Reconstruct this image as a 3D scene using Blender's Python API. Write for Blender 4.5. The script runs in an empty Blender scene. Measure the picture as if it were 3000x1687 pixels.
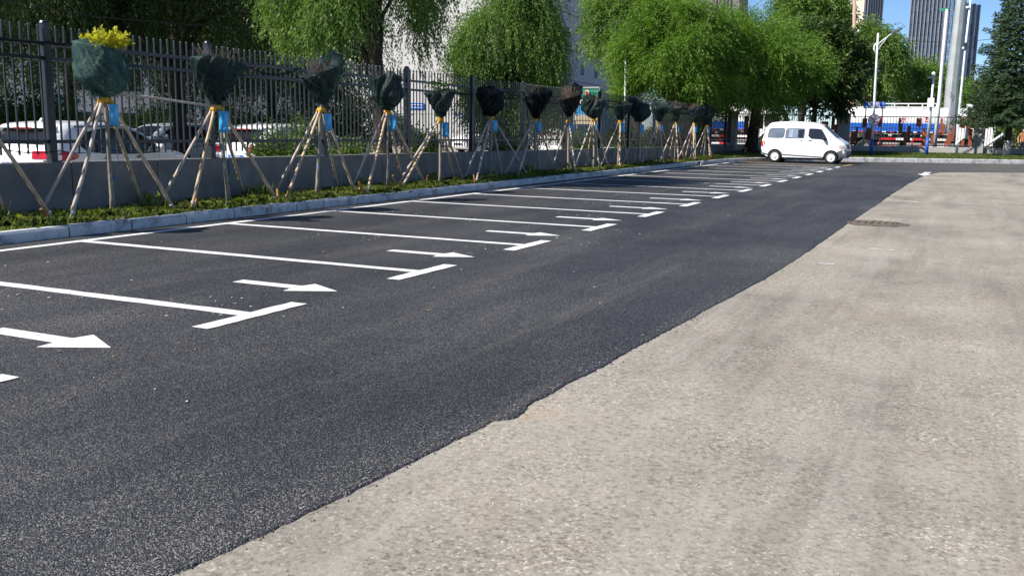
import bpy, bmesh, math, random
import numpy as np
from mathutils import Vector, Matrix, noise as mnoise
from mathutils.geometry import tessellate_polygon

scene = bpy.context.scene
COL = scene.collection
R = math.radians
random.seed(7)

# ------------------------------------------------------------------ camera
F_PX, PW, PH = 2788.45, 3000.0, 1687.0
YAW, PITCH, ROLL, CAM_H = 0.443, 0.168, 0.015, 1.432
fwd = Vector((-math.sin(YAW) * math.cos(PITCH), math.cos(YAW) * math.cos(PITCH), -math.sin(PITCH)))
right0 = Vector((math.cos(YAW), math.sin(YAW), 0))
up0 = right0.cross(fwd)
cam_r = right0 * math.cos(ROLL) + up0 * math.sin(ROLL)
cam_u = -right0 * math.sin(ROLL) + up0 * math.cos(ROLL)
EYE = Vector((0, 0, CAM_H))
cd = bpy.data.cameras.new('camera')
cam = bpy.data.objects.new('camera', cd)
COL.objects.link(cam)
cd.sensor_width = 36.0
cd.lens = F_PX / PW * 36.0
cd.clip_start, cd.clip_end = 0.05, 4000
m = Matrix((cam_r, cam_u, -fwd)).transposed().to_4x4()
m.translation = EYE
cam.matrix_world = m
scene.camera = cam


def at(px, py, x=None, y=None, z=None):
    """real place of a thing seen at a pixel of the photograph, at a known depth"""
    d = fwd + cam_r * ((px - PW / 2) / F_PX) + cam_u * ((PH / 2 - py) / F_PX)
    if x is not None:
        t = x / d.x
    elif y is not None:
        t = y / d.y
    else:
        t = (z - CAM_H) / d.z
    return EYE + d * t


# ------------------------------------------------------------------ sky, sun
SUN_EL = 42.3
SHADOW = Vector((0.72, 0.83, -1.0))
world = bpy.data.worlds.new('World')
scene.world = world
world.use_nodes = True
nt = world.node_tree
bg = nt.nodes['Background']
sky = nt.nodes.new('ShaderNodeTexSky')
sky.sky_type = 'NISHITA'
sky.sun_disc = False
sky.sun_elevation = R(SUN_EL)
sky.sun_rotation = math.atan2(-SHADOW.x, -SHADOW.y)
sky.altitude = 3000
sky.air_density = 1.0
sky.dust_density = 0.0
sky.ozone_density = 6.0
nt.links.new(sky.outputs[0], bg.inputs[0])
bg.inputs[1].default_value = 0.09
sl = bpy.data.lights.new('sun', 'SUN')
sl.energy = 4.9
sl.angle = R(0.53)
sl.color = (1.0, 0.95, 0.88)
so = bpy.data.objects.new('sun', sl)
so.rotation_euler = SHADOW.to_track_quat('-Z', 'Y').to_euler()
so.location = (-30, -30, 40)
COL.objects.link(so)
scene.view_settings.view_transform = 'Standard'
scene.view_settings.look = 'None'
scene.view_settings.exposure = 0.65
scene.view_settings.gamma = 1.0
scene.cycles.use_denoising = True
scene.cycles.max_bounces = 6
scene.cycles.transparent_max_bounces = 12
scene.cycles.use_adaptive_sampling = True


# ------------------------------------------------------------------ materials
class NT:
    def __init__(self, name):
        self.m = bpy.data.materials.new(name)
        self.m.use_nodes = True
        self.t = self.m.node_tree
        self.b = self.t.nodes['Principled BSDF']
        self.out = self.t.nodes['Material Output']

    def n(self, kind, **kw):
        nd = self.t.nodes.new(kind)
        for k, v in kw.items():
            if k.startswith('i_'):
                key = k[2:]
                nd.inputs[int(key) if key.isdigit() else key].default_value = v
            else:
                setattr(nd, k, v)
        return nd

    def l(self, a, b):
        self.t.links.new(a, b)

    def coord(self, scale=(1, 1, 1), rot=(0, 0, 0)):
        tc = self.n('ShaderNodeTexCoord')
        mp = self.n('ShaderNodeMapping')
        mp.inputs['Scale'].default_value = scale
        mp.inputs['Rotation'].default_value = rot
        self.l(tc.outputs['Object'], mp.inputs[0])
        return mp.outputs[0]

    def noise(self, co, scale, detail=4, rough=0.55):
        nd = self.n('ShaderNodeTexNoise')
        nd.inputs['Scale'].default_value = scale
        nd.inputs['Detail'].default_value = detail
        nd.inputs['Roughness'].default_value = rough
        self.l(co, nd.inputs['Vector'])
        return nd.outputs[0]

    def ramp(self, fac, stops):
        r = self.n('ShaderNodeValToRGB')
        e = r.color_ramp.elements
        while len(e) < len(stops):
            e.new(0.5)
        for i, (p, c) in enumerate(stops):
            e[i].position = p
            e[i].color = (*c, 1) if len(c) == 3 else c
        self.l(fac, r.inputs[0])
        return r.outputs[0]

    def mix(self, fac, a, b, mode='MIX'):
        x = self.n('ShaderNodeMix', data_type='RGBA', blend_type=mode)
        for s, v in ((x.inputs[0], fac), (x.inputs[6], a), (x.inputs[7], b)):
            if hasattr(v, 'links'):
                self.l(v, s)
            elif isinstance(v, (int, float)):
                s.default_value = v
            else:
                s.default_value = (*v, 1)
        return x.outputs[2]

    def bump(self, h, strength=0.3, dist=0.01):
        bp = self.n('ShaderNodeBump')
        bp.inputs['Strength'].default_value = strength
        bp.inputs['Distance'].default_value = dist
        self.l(h, bp.inputs['Height'])
        self.l(bp.outputs[0], self.b.inputs['Normal'])
        return bp

    def set(self, col=None, rough=None, metal=None, spec=None, coat=None):
        if col is not None:
            if hasattr(col, 'links'):
                self.l(col, self.b.inputs['Base Color'])
            else:
                self.b.inputs['Base Color'].default_value = (*col, 1)
        if rough is not None:
            self.b.inputs['Roughness'].default_value = rough
        if metal is not None:
            self.b.inputs['Metallic'].default_value = metal
        if spec is not None:
            self.b.inputs['Specular IOR Level'].default_value = spec
        if coat is not None:
            self.b.inputs['Coat Weight'].default_value = coat
            self.b.inputs['Coat Roughness'].default_value = 0.05
        return self.m


def mat_plain(name, col, rough=0.6, var=0.12, scale=6.0, metal=0.0, spec=0.4, bump=0.0, coat=None):
    t = NT(name)
    co = t.coord()
    nz = t.noise(co, scale, 5)
    lo = tuple(c * (1 - var) for c in col)
    hi = tuple(min(1, c * (1 + var)) for c in col)
    c = t.ramp(nz, [(0.3, lo), (0.7, hi)])
    if bump:
        t.bump(t.noise(co, scale * 8, 3), bump, 0.01)
    return t.set(c, rough, metal, spec, coat)


def mat_leaf(name, dark, mid, light, trans=0.42, rough=0.5):
    t = NT(name)
    g = t.n('ShaderNodeNewGeometry')
    c = t.ramp(g.outputs['Random Per Island'], [(0.0, dark), (0.5, mid), (1.0, light)])
    co = t.coord()
    big = t.noise(co, 0.7, 2)
    c2 = t.mix(0.35, c, t.ramp(big, [(0.35, dark), (0.65, light)]))
    t.set(c2, rough, spec=0.35)
    tr = t.n('ShaderNodeBsdfTranslucent')
    warm = t.mix(1.0, c2, (1.08, 1.18, 0.50), 'MULTIPLY')
    t.l(warm, tr.inputs[0])
    mx = t.n('ShaderNodeMixShader')
    mx.inputs[0].default_value = trans
    t.l(t.b.outputs[0], mx.inputs[1])
    t.l(tr.outputs[0], mx.inputs[2])
    t.l(mx.outputs[0], t.out.inputs[0])
    return t.m


def mat_asphalt_new():
    t = NT('new_asphalt')
    co = t.coord()
    v = t.n('ShaderNodeTexVoronoi', feature='F1')
    v.inputs['Scale'].default_value = 160
    t.l(co, v.inputs['Vector'])
    sep = t.n('ShaderNodeSeparateColor')
    t.l(v.outputs['Color'], sep.inputs[0])
    stone = t.ramp(sep.outputs[0], [(0.0, (0.008, 0.009, 0.012)), (0.45, (0.027, 0.029, 0.036)), (0.80, (0.074, 0.076, 0.085)), (1.0, (0.22, 0.216, 0.21))])
    gap = t.ramp(v.outputs['Distance'], [(0.0, (1, 1, 1)), (0.55, (0.8, 0.8, 0.8)), (0.9, (0.25, 0.25, 0.25))])
    base = t.mix(1.0, stone, gap, 'MULTIPLY')
    st = t.coord((1.0, 0.16, 1.0), (0, 0, 0.06))
    dust = t.ramp(t.noise(st, 1.1, 6, 0.62), [(0.42, (0, 0, 0)), (0.72, (1, 1, 1))])
    blot = t.ramp(t.noise(co, 0.35, 4, 0.6), [(0.3, (0.60, 0.61, 0.64)), (0.7, (1.35, 1.33, 1.28))])
    base = t.mix(1.0, base, blot, 'MULTIPLY')
    dcol = t.mix(1.0, base, (2.2, 2.1, 1.85), 'MULTIPLY')
    dm = t.n('ShaderNodeMath', operation='MULTIPLY')
    dm.inputs[1].default_value = 0.8
    t.l(dust, dm.inputs[0])
    base = t.mix(dm.outputs[0], base, dcol)
    # trafficked far corner, greyed over with dust blown off the old road
    tcw = t.n('ShaderNodeTexCoord')
    sxyz = t.n('ShaderNodeSeparateXYZ')
    t.l(tcw.outputs['Object'], sxyz.inputs[0])
    mx = t.n('ShaderNodeMapRange', i_1=-4.5, i_2=1.5)
    my = t.n('ShaderNodeMapRange', i_1=33.0, i_2=41.0)
    t.l(sxyz.outputs[0], mx.inputs[0])
    t.l(sxyz.outputs[1], my.inputs[0])
    mm = t.n('ShaderNodeMath', operation='MULTIPLY')
    t.l(mx.outputs[0], mm.inputs[0])
    t.l(my.outputs[0], mm.inputs[1])
    mz = t.n('ShaderNodeMath', operation='MULTIPLY')
    t.l(mm.outputs[0], mz.inputs[0])
    t.l(t.ramp(t.noise(t.coord((0.25, 1, 1)), 1.4, 5, 0.65), [(0.3, (0.35, 0.35, 0.35)), (0.6, (1, 1, 1))]), mz.inputs[1])
    base = t.mix(mz.outputs[0], base, (0.135, 0.125, 0.112))
    seam = t.ramp(t.noise(t.coord((1.0, 0.03, 1)), 2.3, 3, 0.7), [(0.60, (0, 0, 0)), (0.66, (1, 1, 1)), (0.70, (0, 0, 0))])
    sm = t.n('ShaderNodeMath', operation='MULTIPLY')
    sm.inputs[1].default_value = 0.20
    t.l(seam, sm.inputs[0])
    base = t.mix(sm.outputs[0], base, (0.16, 0.14, 0.11))
    h = t.n('ShaderNodeMath', operation='ADD')
    inv = t.n('ShaderNodeMath', operation='MULTIPLY')
    inv.inputs[1].default_value = -1.0
    t.l(v.outputs['Distance'], inv.inputs[0])
    t.l(inv.outputs[0], h.inputs[0])
    t.l(t.noise(co, 60, 3), h.inputs[1])
    t.bump(h.outputs[0], 0.75, 0.008)
    return t.set(base, 0.62, spec=0.45)


def mat_asphalt_old():
    t = NT('old_asphalt')
    co = t.coord()
    v = t.n('ShaderNodeTexVoronoi', feature='F1')
    v.inputs['Scale'].default_value = 95
    t.l(co, v.inputs['Vector'])
    sep = t.n('ShaderNodeSeparateColor')
    t.l(v.outputs['Color'], sep.inputs[0])
    big = t.noise(co, 0.55, 6, 0.62)
    ground = t.ramp(big, [(0.25, (0.222, 0.203, 0.174)), (0.48, (0.315, 0.288, 0.244)), (0.72, (0.385, 0.350, 0.294))])
    st = t.coord((1.0, 0.22, 1.0), (0, 0, -0.05))
    streak = t.ramp(t.noise(st, 0.9, 6, 0.65), [(0.28, (0.64, 0.64, 0.64)), (0.48, (0.98, 0.98, 0.975)), (0.72, (1.16, 1.15, 1.12))])
    c = t.mix(1.0, ground, streak, 'MULTIPLY')
    pit = t.ramp(t.noise(co, 34, 5, 0.75), [(0.34, (0.42, 0.40, 0.38)), (0.50, (1.0, 1.0, 1.0)), (0.8, (1.12, 1.11, 1.10))])
    c = t.mix(0.8, c, pit, 'MULTIPLY')
    peb = t.ramp(sep.outputs[0], [(0.0, (0.62, 0.60, 0.58)), (0.35, (0.95, 0.95, 0.95)), (0.88, (1.05, 1.05, 1.05)), (0.97, (1.7, 1.68, 1.65))])
    vis = t.ramp(t.noise(co, 1.3, 4, 0.6), [(0.38, (0.25, 0.25, 0.25)), (0.62, (1, 1, 1))])
    c = t.mix(vis, c, t.mix(1.0, c, peb, 'MULTIPLY'))
    rust = t.ramp(t.noise(co, 0.85, 5, 0.7), [(0.57, (0, 0, 0)), (0.74, (0.5, 0.5, 0.5))])
    c = t.mix(rust, c, (0.36, 0.265, 0.165))
    stain = t.ramp(t.noise(t.coord((1.1, 0.8, 1)), 1.7, 6, 0.7), [(0.57, (0, 0, 0)), (0.76, (0.7, 0.7, 0.7))])
    c = t.mix(stain, c, (0.135, 0.122, 0.106))
    tyre = t.ramp(t.noise(t.coord((1.0, 0.035, 1), (0, 0, 0.12)), 4.5, 4, 0.65), [(0.55, (0, 0, 0)), (0.70, (0.42, 0.42, 0.42))])
    c = t.mix(tyre, c, (0.160, 0.146, 0.128))
    dustl = t.ramp(t.noise(t.coord((1.0, 0.06, 1), (0, 0, 0.02)), 2.6, 5, 0.65), [(0.52, (0, 0, 0)), (0.72, (0.45, 0.45, 0.45))])
    c = t.mix(dustl, c, (0.41, 0.392, 0.35))
    h = t.n('ShaderNodeMath', operation='ADD')
    t.l(t.noise(co, 45, 5, 0.7), h.inputs[0])
    t.l(sep.outputs[1], h.inputs[1])
    t.bump(h.outputs[0], 0.35, 0.006)
    return t.set(c, 0.85, spec=0.25)


def mat_kerb():
    t = NT('granite_kerb')
    co = t.coord()
    a = t.ramp(t.noise(co, 90, 3, 0.7), [(0.3, (0.48, 0.485, 0.49)), (0.7, (0.70, 0.70, 0.69))])
    b = t.ramp(t.noise(co, 3.2, 6, 0.7), [(0.32, (0.30, 0.29, 0.27)), (0.52, (0.95, 0.95, 0.95)), (0.8, (1.10, 1.10, 1.10))])
    c = t.mix(1.0, a, b, 'MULTIPLY')
    t.bump(t.noise(co, 40, 4), 0.25, 0.008)
    return t.set(c, 0.75, spec=0.3)


def mat_paint(name, col, worn=0.5):
    t = NT(name)
    co = t.coord()
    a = t.ramp(t.noise(co, 45, 5, 0.7), [(0.22, tuple(c * worn for c in col)), (0.36, col), (0.8, tuple(min(1, c * 1.05) for c in col))])
    b = t.ramp(t.noise(co, 1.6, 4), [(0.3, (0.86, 0.86, 0.85)), (0.7, (1, 1, 1))])
    t.bump(t.noise(co, 110, 3), 0.25, 0.004)
    pits = t.ramp(t.noise(co, 75, 4, 0.75), [(0.615, (0, 0, 0)), (0.66, (1, 1, 1))])
    zone = t.ramp(t.noise(co, 1.1, 5, 0.65), [(0.36, (0.05, 0.05, 0.05)), (0.66, (0.85, 0.85, 0.85))])
    scuff = t.mix(1.0, pits, zone, 'MULTIPLY')
    body = t.mix(scuff, t.mix(1.0, a, b, 'MULTIPLY'), (0.09, 0.09, 0.095))
    return t.set(body, 0.6, spec=0.4)


def mat_net(name, col, trans, rough=0.55):
    t = NT(name)
    co = t.coord()
    c = t.ramp(t.noise(co, 14, 5, 0.7), [(0.3, tuple(x * 0.55 for x in col)), (0.7, tuple(x * 1.5 for x in col))])
    t.set(c, rough, spec=0.55)
    t.bump(t.noise(co, 95, 4, 0.75), 0.6, 0.010)
    tl = t.n('ShaderNodeBsdfTranslucent')
    t.l(c, tl.inputs[0])
    m1 = t.n('ShaderNodeMixShader')
    m1.inputs[0].default_value = 0.48
    t.l(t.b.outputs[0], m1.inputs[1])
    t.l(tl.outputs[0], m1.inputs[2])
    tp = t.n('ShaderNodeBsdfTransparent')
    m2 = t.n('ShaderNodeMixShader')
    w = t.ramp(t.noise(co, 5, 3), [(0.3, (trans * 0.4,) * 3), (0.7, (trans * 1.6,) * 3)])
    t.l(w, m2.inputs[0])
    t.l(m1.outputs[0], m2.inputs[1])
    t.l(tp.outputs[0], m2.inputs[2])
    t.l(m2.outputs[0], t.out.inputs[0])
    return t.m


def mat_bark(name, dark, light, scale=18):
    t = NT(name)
    co = t.coord((1, 1, 0.35))
    n1 = t.noise(co, scale, 6, 0.7)
    t.bump(n1, 0.7, 0.03)
    return t.set(t.ramp(n1, [(0.3, dark), (0.7, light)]), 0.9, spec=0.15)


def mat_glass(name, col, rough=0.06):
    t = NT(name)
    co = t.coord()
    return t.set(t.ramp(t.noise(co, 1.2, 2), [(0.35, tuple(c * 0.7 for c in col)), (0.65, tuple(c * 1.3 for c in col))]), rough, spec=0.8)


M = {}
M['new'] = mat_asphalt_new()
M['old'] = mat_asphalt_old()
M['kerb'] = mat_kerb()
M['white_paint'] = mat_paint('road_paint_white', (0.80, 0.80, 0.79), 0.78)
M['worn_paint'] = mat_paint('road_paint_worn', (0.66, 0.66, 0.64), 0.45)
M['yellow_paint'] = mat_paint('road_paint_yellow', (0.55, 0.33, 0.05), 0.4)
M['wall'] = mat_plain('grey_wall_paint', (0.190, 0.184, 0.175), 0.75, 0.24, 2.2, spec=0.25, bump=0.06)
M['far_wall'] = mat_plain('pale_render', (0.36, 0.355, 0.34), 0.85, 0.14, 1.4, spec=0.2, bump=0.1)
M['iron'] = mat_plain('dark_grey_iron', (0.015, 0.0175, 0.022), 0.36, 0.15, 3, spec=0.5)
M['black_iron'] = mat_plain('black_iron', (0.014, 0.014, 0.015), 0.45, 0.2, 3)
M['soil'] = mat_plain('verge_soil', (0.055, 0.060, 0.030), 0.95, 0.5, 9, spec=0.1, bump=0.6)
M['grass'] = mat_leaf('grass_blades', (0.075, 0.13, 0.020), (0.21, 0.30, 0.045), (0.46, 0.47, 0.14), 0.35)
M['grass_far'] = mat_leaf('grass_far_blades', (0.05, 0.09, 0.016), (0.12, 0.18, 0.035), (0.21, 0.25, 0.06), 0.30)
M['pole_wood'] = mat_bark('peeled_pole_wood', (0.46, 0.32, 0.19), (0.70, 0.53, 0.36), 9)
M['pole_grey'] = mat_bark('weathered_shaded_pole_wood', (0.36, 0.29, 0.23), (0.68, 0.58, 0.50), 9)  # weathered poles, and the tone for props standing in willow shade
M['stake'] = mat_bark('orange_stake_wood', (0.30, 0.13, 0.04), (0.50, 0.27, 0.10), 14)
M['sap_bark'] = mat_bark('sapling_bark', (0.19, 0.155, 0.12), (0.44, 0.38, 0.31), 30)
M['bark'] = mat_bark('dark_bark', (0.020, 0.016, 0.012), (0.085, 0.07, 0.055), 12)
M['bark_lime'] = mat_bark('limewashed_bark', (0.36, 0.33, 0.31), (0.62, 0.60, 0.58), 12)
M['twig'] = mat_bark('dry_twigs', (0.12, 0.085, 0.06), (0.30, 0.23, 0.18), 40)
M['net'] = mat_net('shade_net', (0.015, 0.041, 0.039), 0.11)
M['net_shaded'] = mat_net('shadowed_shade_net', (0.006, 0.008, 0.010), 0.07, 0.5)  # darker copy of the net, with the willow shade put into its colour
M['net_teal'] = mat_net('thin_teal_net', (0.032, 0.095, 0.088), 0.16)
M['yellow'] = mat_plain('yellow_plastic', (0.62, 0.33, 0.02), 0.5, 0.2, 20)
M['bag'] = mat_plain('blue_plastic_bag', (0.05, 0.40, 0.72), 0.28, 0.25, 14, spec=0.6, bump=0.15)
M['tube'] = mat_plain('green_tube', (0.03, 0.22, 0.12), 0.4)
M['blue_cap'] = mat_plain('blue_cap', (0.02, 0.10, 0.62), 0.4)
M['white_string'] = mat_plain('white_string', (0.6, 0.6, 0.58), 0.7)
M['willow'] = mat_leaf('willow_leaves', (0.048, 0.110, 0.022), (0.120, 0.228, 0.042), (0.245, 0.36, 0.088), 0.45)
M['willow_bright'] = mat_leaf('bright_willow_leaves', (0.060, 0.140, 0.016), (0.132, 0.265, 0.030), (0.245, 0.375, 0.066), 0.48)
M['willow_dark'] = mat_leaf('shaded_willow_leaves', (0.016, 0.036, 0.010), (0.036, 0.072, 0.016), (0.085, 0.135, 0.032), 0.22)  # darker copy of the willow leaves, the shade is in the colour
M['ailanthus'] = mat_leaf('dark_broad_leaves', (0.022, 0.048, 0.014), (0.048, 0.088, 0.022), (0.10, 0.15, 0.030), 0.28, 0.38)
M['spruce'] = mat_leaf('spruce_needles', (0.020, 0.044, 0.020), (0.042, 0.082, 0.034), (0.090, 0.140, 0.060), 0.18)
M['shrub'] = mat_leaf('shrub_leaves', (0.05, 0.10, 0.02), (0.10, 0.17, 0.03), (0.19, 0.27, 0.06), 0.35)
M['hedge'] = mat_leaf('hedge_leaves', (0.030, 0.060, 0.014), (0.06, 0.105, 0.022), (0.12, 0.17, 0.04), 0.3)
M['yellow_leaf'] = mat_leaf('yellow_leaves', (0.34, 0.34, 0.015), (0.56, 0.52, 0.03), (0.74, 0.68, 0.08), 0.4)
M['car_white'] = mat_plain('white_car_paint', (0.84, 0.845, 0.85), 0.25, 0.03, 2, spec=0.5, coat=0.5)
M['car_silver'] = mat_plain('bluish_white_car_paint', (0.52, 0.58, 0.68), 0.28, 0.03, 2, spec=0.5, coat=0.5)
M['trim'] = mat_plain('black_trim', (0.018, 0.018, 0.02), 0.5, 0.2, 8)
M['grey_plastic'] = mat_plain('grey_plastic', (0.11, 0.12, 0.135), 0.55, 0.12, 8)
M['tyre'] = mat_plain('tyre_rubber', (0.022, 0.022, 0.023), 0.8, 0.25, 20)
M['rim'] = mat_plain('steel_rim', (0.66, 0.66, 0.67), 0.35, 0.1, 8)
M['glass'] = mat_glass('dark_car_glass', (0.018, 0.020, 0.023))
M['glass_screen'] = mat_plain('windscreen_glass', (0.030, 0.038, 0.038), 0.30, 0.2, 2, spec=0.15)
M['glass_blue'] = mat_glass('blue_grey_glass', (0.17, 0.21, 0.27), 0.1)  # blue-grey base colour in the pane itself
M['glass_pale'] = mat_glass('pale_car_glass', (0.30, 0.36, 0.45), 0.12)
M['red_lamp'] = mat_plain('red_lamp', (0.50, 0.008, 0.012), 0.15, 0.3, 9, spec=0.7)
M['clear_lamp'] = mat_plain('clear_lamp', (0.42, 0.36, 0.34), 0.12, 0.3, 9, spec=0.8)
M['amber_lamp'] = mat_plain('amber_lamp', (0.60, 0.20, 0.02), 0.2, 0.3, 9, spec=0.7)
M['plate'] = mat_plain('blue_plate', (0.015, 0.12, 0.55), 0.4, 0.08, 9)
M['white_mark'] = mat_plain('white_lettering', (0.78, 0.78, 0.78), 0.6, 0.04, 9)
M['red_mark'] = mat_plain('red_lettering', (0.55, 0.03, 0.04), 0.6, 0.1, 9)
M['black_mark'] = mat_plain('black_lettering', (0.02, 0.02, 0.025), 0.6, 0.1, 9)
M['truck_white'] = mat_plain('white_truck_paint', (0.80, 0.80, 0.79), 0.4, 0.04, 1.5)
M['truck_blue'] = mat_plain('blue_truck_stripe', (0.02, 0.12, 0.52), 0.4, 0.15, 4)
M['guard_red'] = mat_plain('red_guard_paint', (0.55, 0.03, 0.03), 0.5, 0.12, 6)
M['brown_plate'] = mat_plain('rust_brown_plate', (0.25, 0.072, 0.034), 0.6, 0.2, 4)
M['pole_white'] = mat_plain('white_pole_paint', (0.72, 0.74, 0.77), 0.4, 0.06, 3)
M['pole_blue'] = mat_plain('blue_pole_paint', (0.02, 0.10, 0.48), 0.4, 0.1, 4)
M['galv'] = mat_plain('galvanised_steel', (0.36, 0.385, 0.38), 0.5, 0.12, 1.2, metal=0.25)
M['concrete'] = mat_plain('concrete_pole', (0.40, 0.30, 0.22), 0.85, 0.14, 4)
M['lamp_dark'] = mat_plain('lamp_head_grey', (0.11, 0.11, 0.12), 0.4, 0.1, 6)
M['facade_white'] = mat_plain('white_facade', (0.52, 0.51, 0.485), 0.85, 0.05, 0.6)
M['facade_shaded'] = mat_plain('shaded_facade_panel', (0.36, 0.37, 0.40), 0.7, 0.07, 0.5)  # side away from the sun, its shade put into the panel colour
M['facade_joint'] = mat_plain('facade_joint', (0.14, 0.14, 0.15), 0.9)
M['win_dark'] = mat_glass('window_glass', (0.020, 0.026, 0.032), 0.1)
M['frame_grey'] = mat_plain('window_frame', (0.30, 0.31, 0.33), 0.5)
M['tower_a'] = mat_glass('tower_glass_deep', (0.045, 0.066, 0.105), 0.12)
M['tower_b'] = mat_glass('tower_glass_mid', (0.065, 0.092, 0.142), 0.12)
M['tower_c'] = mat_glass('tower_glass_light', (0.10, 0.17, 0.28), 0.12)
M['tower_fin'] = mat_plain('tower_fin', (0.20, 0.195, 0.205), 0.6, 0.06, 0.3)
M['beige'] = mat_plain('beige_facade', (0.62, 0.52, 0.40), 0.85, 0.05, 0.2)
M['brown_facade'] = mat_plain('brown_grey_facade', (0.17, 0.155, 0.145), 0.8, 0.08, 0.3)
M['dark_facade'] = mat_plain('dark_facade', (0.075, 0.075, 0.095), 0.5, 0.1, 0.3)
M['board_green'] = mat_plain('green_board', (0.03, 0.25, 0.14), 0.5, 0.1, 2)
M['board_blue'] = mat_plain('blue_board', (0.05, 0.34, 0.66), 0.5, 0.15, 1)
M['board_cream'] = mat_plain('cream_board', (0.66, 0.55, 0.38), 0.5, 0.1, 2)
M['wire'] = mat_plain('black_cable', (0.012, 0.012, 0.013), 0.6)
M['rust'] = mat_plain('rusty_iron', (0.135, 0.108, 0.086), 0.85, 0.55, 14, bump=0.5)
M['skin'] = mat_plain('skin', (0.42, 0.25, 0.17), 0.6, 0.08, 12)
M['tan_shirt'] = mat_plain('orange_tan_shirt', (0.50, 0.22, 0.09), 0.8, 0.12, 8)
M['dark_cloth'] = mat_plain('dark_shorts', (0.03, 0.032, 0.04), 0.85, 0.2, 8)
M['hair'] = mat_plain('black_hair', (0.012, 0.010, 0.010), 0.6)
M['orange_slat'] = mat_plain('orange_slat', (0.42, 0.12, 0.035), 0.7, 0.2, 6)
M['teal'] = mat_plain('teal_panel', (0.05, 0.32, 0.36), 0.6, 0.1, 4)


# ------------------------------------------------------------------ mesh helpers
class MB:
    def __init__(self):
        self.v = []
        self.f = []

    def add(self, vs, fs):
        o = len(self.v)
        self.v += [tuple(p) for p in vs]
        self.f += [tuple(i + o for i in f) for f in fs]
        return self

    def box(self, c, s, rz=0.0, bev=0.0):
        x, y, z = (d / 2 for d in s)
        cs, sn = math.cos(rz), math.sin(rz)
        if bev <= 0:
            pts = [(sx * x, sy * y, sz * z) for sz in (-1, 1) for sx, sy in ((-1, -1), (1, -1), (1, 1), (-1, 1))]
            fs = [(0, 3, 2, 1), (4, 5, 6, 7), (0, 1, 5, 4), (1, 2, 6, 5), (2, 3, 7, 6), (3, 0, 4, 7)]
        else:
            b = min(bev, x * .9, y * .9, z * .9)
            ring = [(-x, -y + b), (-x + b, -y), (x - b, -y), (x, -y + b), (x, y - b), (x - b, y), (-x + b, y), (-x, y - b)]
            top = [(-x + b, -y + b), (x - b, -y + b), (x - b, y - b), (-x + b, y - b)]
            pts = [(px, py, -z) for px, py in ring] + [(px, py, z - b) for px, py in ring] + [(px, py, z) for px, py in top]
            fs = [tuple(range(7, -1, -1))]
            fs += [(i, (i + 1) % 8, 8 + (i + 1) % 8, 8 + i) for i in range(8)]
            fs += [(16, 17, 18, 19), (9, 10, 17, 16), (11, 12, 18, 17), (13, 14, 19, 18), (15, 8, 16, 19),
                   (8, 9, 16), (10, 11, 17), (12, 13, 18), (14, 15, 19)]
        return self.add([(c[0] + px * cs - py * sn, c[1] + px * sn + py * cs, c[2] + pz) for px, py, pz in pts], fs)

    def path(self, pts, rad, n=8, cap=True):
        pts = [Vector(p) for p in pts]
        if not hasattr(rad, '__len__'):
            rad = [rad] * len(pts)
        o = len(self.v)
        ref = None
        for i, p in enumerate(pts):
            d = (pts[min(i + 1, len(pts) - 1)] - pts[max(i - 1, 0)]).normalized()
            if ref is None:
                ref = Vector((1, 0, 0)) if abs(d.x) < 0.8 else Vector((0, 1, 0))
            a = (ref - d * ref.dot(d)).normalized()
            b = d.cross(a)
            ref = a
            for k in range(n):
                t = 2 * math.pi * k / n
                self.v.append(tuple(p + (a * math.cos(t) + b * math.sin(t)) * rad[i]))
        for i in range(len(pts) - 1):
            for k in range(n):
                self.f.append((o + i * n + k, o + i * n + (k + 1) % n, o + (i + 1) * n + (k + 1) % n, o + (i + 1) * n + k))
        if cap:
            self.f.append(tuple(o + k for k in reversed(range(n))))
            e = o + (len(pts) - 1) * n
            self.f.append(tuple(e + k for k in range(n)))
        return self

    def tube(self, a, b, r0, r1=None, n=8):
        return self.path([a, b], [r0, r0 if r1 is None else r1], n)

    def lathe(self, prof, c=(0, 0, 0), axis='z', n=20, cap=True):
        o = len(self.v)
        for r, h in prof:
            for k in range(n):
                t = 2 * math.pi * k / n
                u, w = r * math.cos(t), r * math.sin(t)
                p = {'z': (u, w, h), 'y': (u, h, w), 'x': (h, u, w)}[axis]
                self.v.append((c[0] + p[0], c[1] + p[1], c[2] + p[2]))
        for i in range(len(prof) - 1):
            for k in range(n):
                self.f.append((o + i * n + k, o + i * n + (k + 1) % n, o + (i + 1) * n + (k + 1) % n, o + (i + 1) * n + k))
        if cap:
            self.f.append(tuple(o + k for k in reversed(range(n))))
            e = o + (len(prof) - 1) * n
            self.f.append(tuple(e + k for k in range(n)))
        return self

    def extrude(self, poly, mapf, t0, t1):
        """closed 2-D outline swept between two depths; mapf(u, v, t) gives the point"""
        n = len(poly)
        o = len(self.v)
        for t in (t0, t1):
            for u, w in poly:
                self.v.append(tuple(mapf(u, w, t)))
        tris = tessellate_polygon([[Vector((u, w, 0)) for u, w in poly]])
        for a, b, c in tris:
            self.f.append((o + a, o + b, o + c))
            self.f.append((o + n + c, o + n + b, o + n + a))
        for i in range(n):
            j = (i + 1) % n
            self.f.append((o + i, o + j, o + n + j, o + n + i))
        return self

    def build(self, name, mat, parent=None, smooth=False, origin=None):
        base = Vector((0, 0, 0))
        if origin is not None:
            base = Vector(origin)
        elif parent is not None and parent.get('_w'):
            base = wloc(parent)
        me = bpy.data.meshes.new(name)
        me.from_pydata([(x - base.x, y - base.y, z - base.z) for x, y, z in self.v], [], self.f)
        return finish(me, name, mat, parent, smooth, base if origin is not None and parent is None else None)


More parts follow.
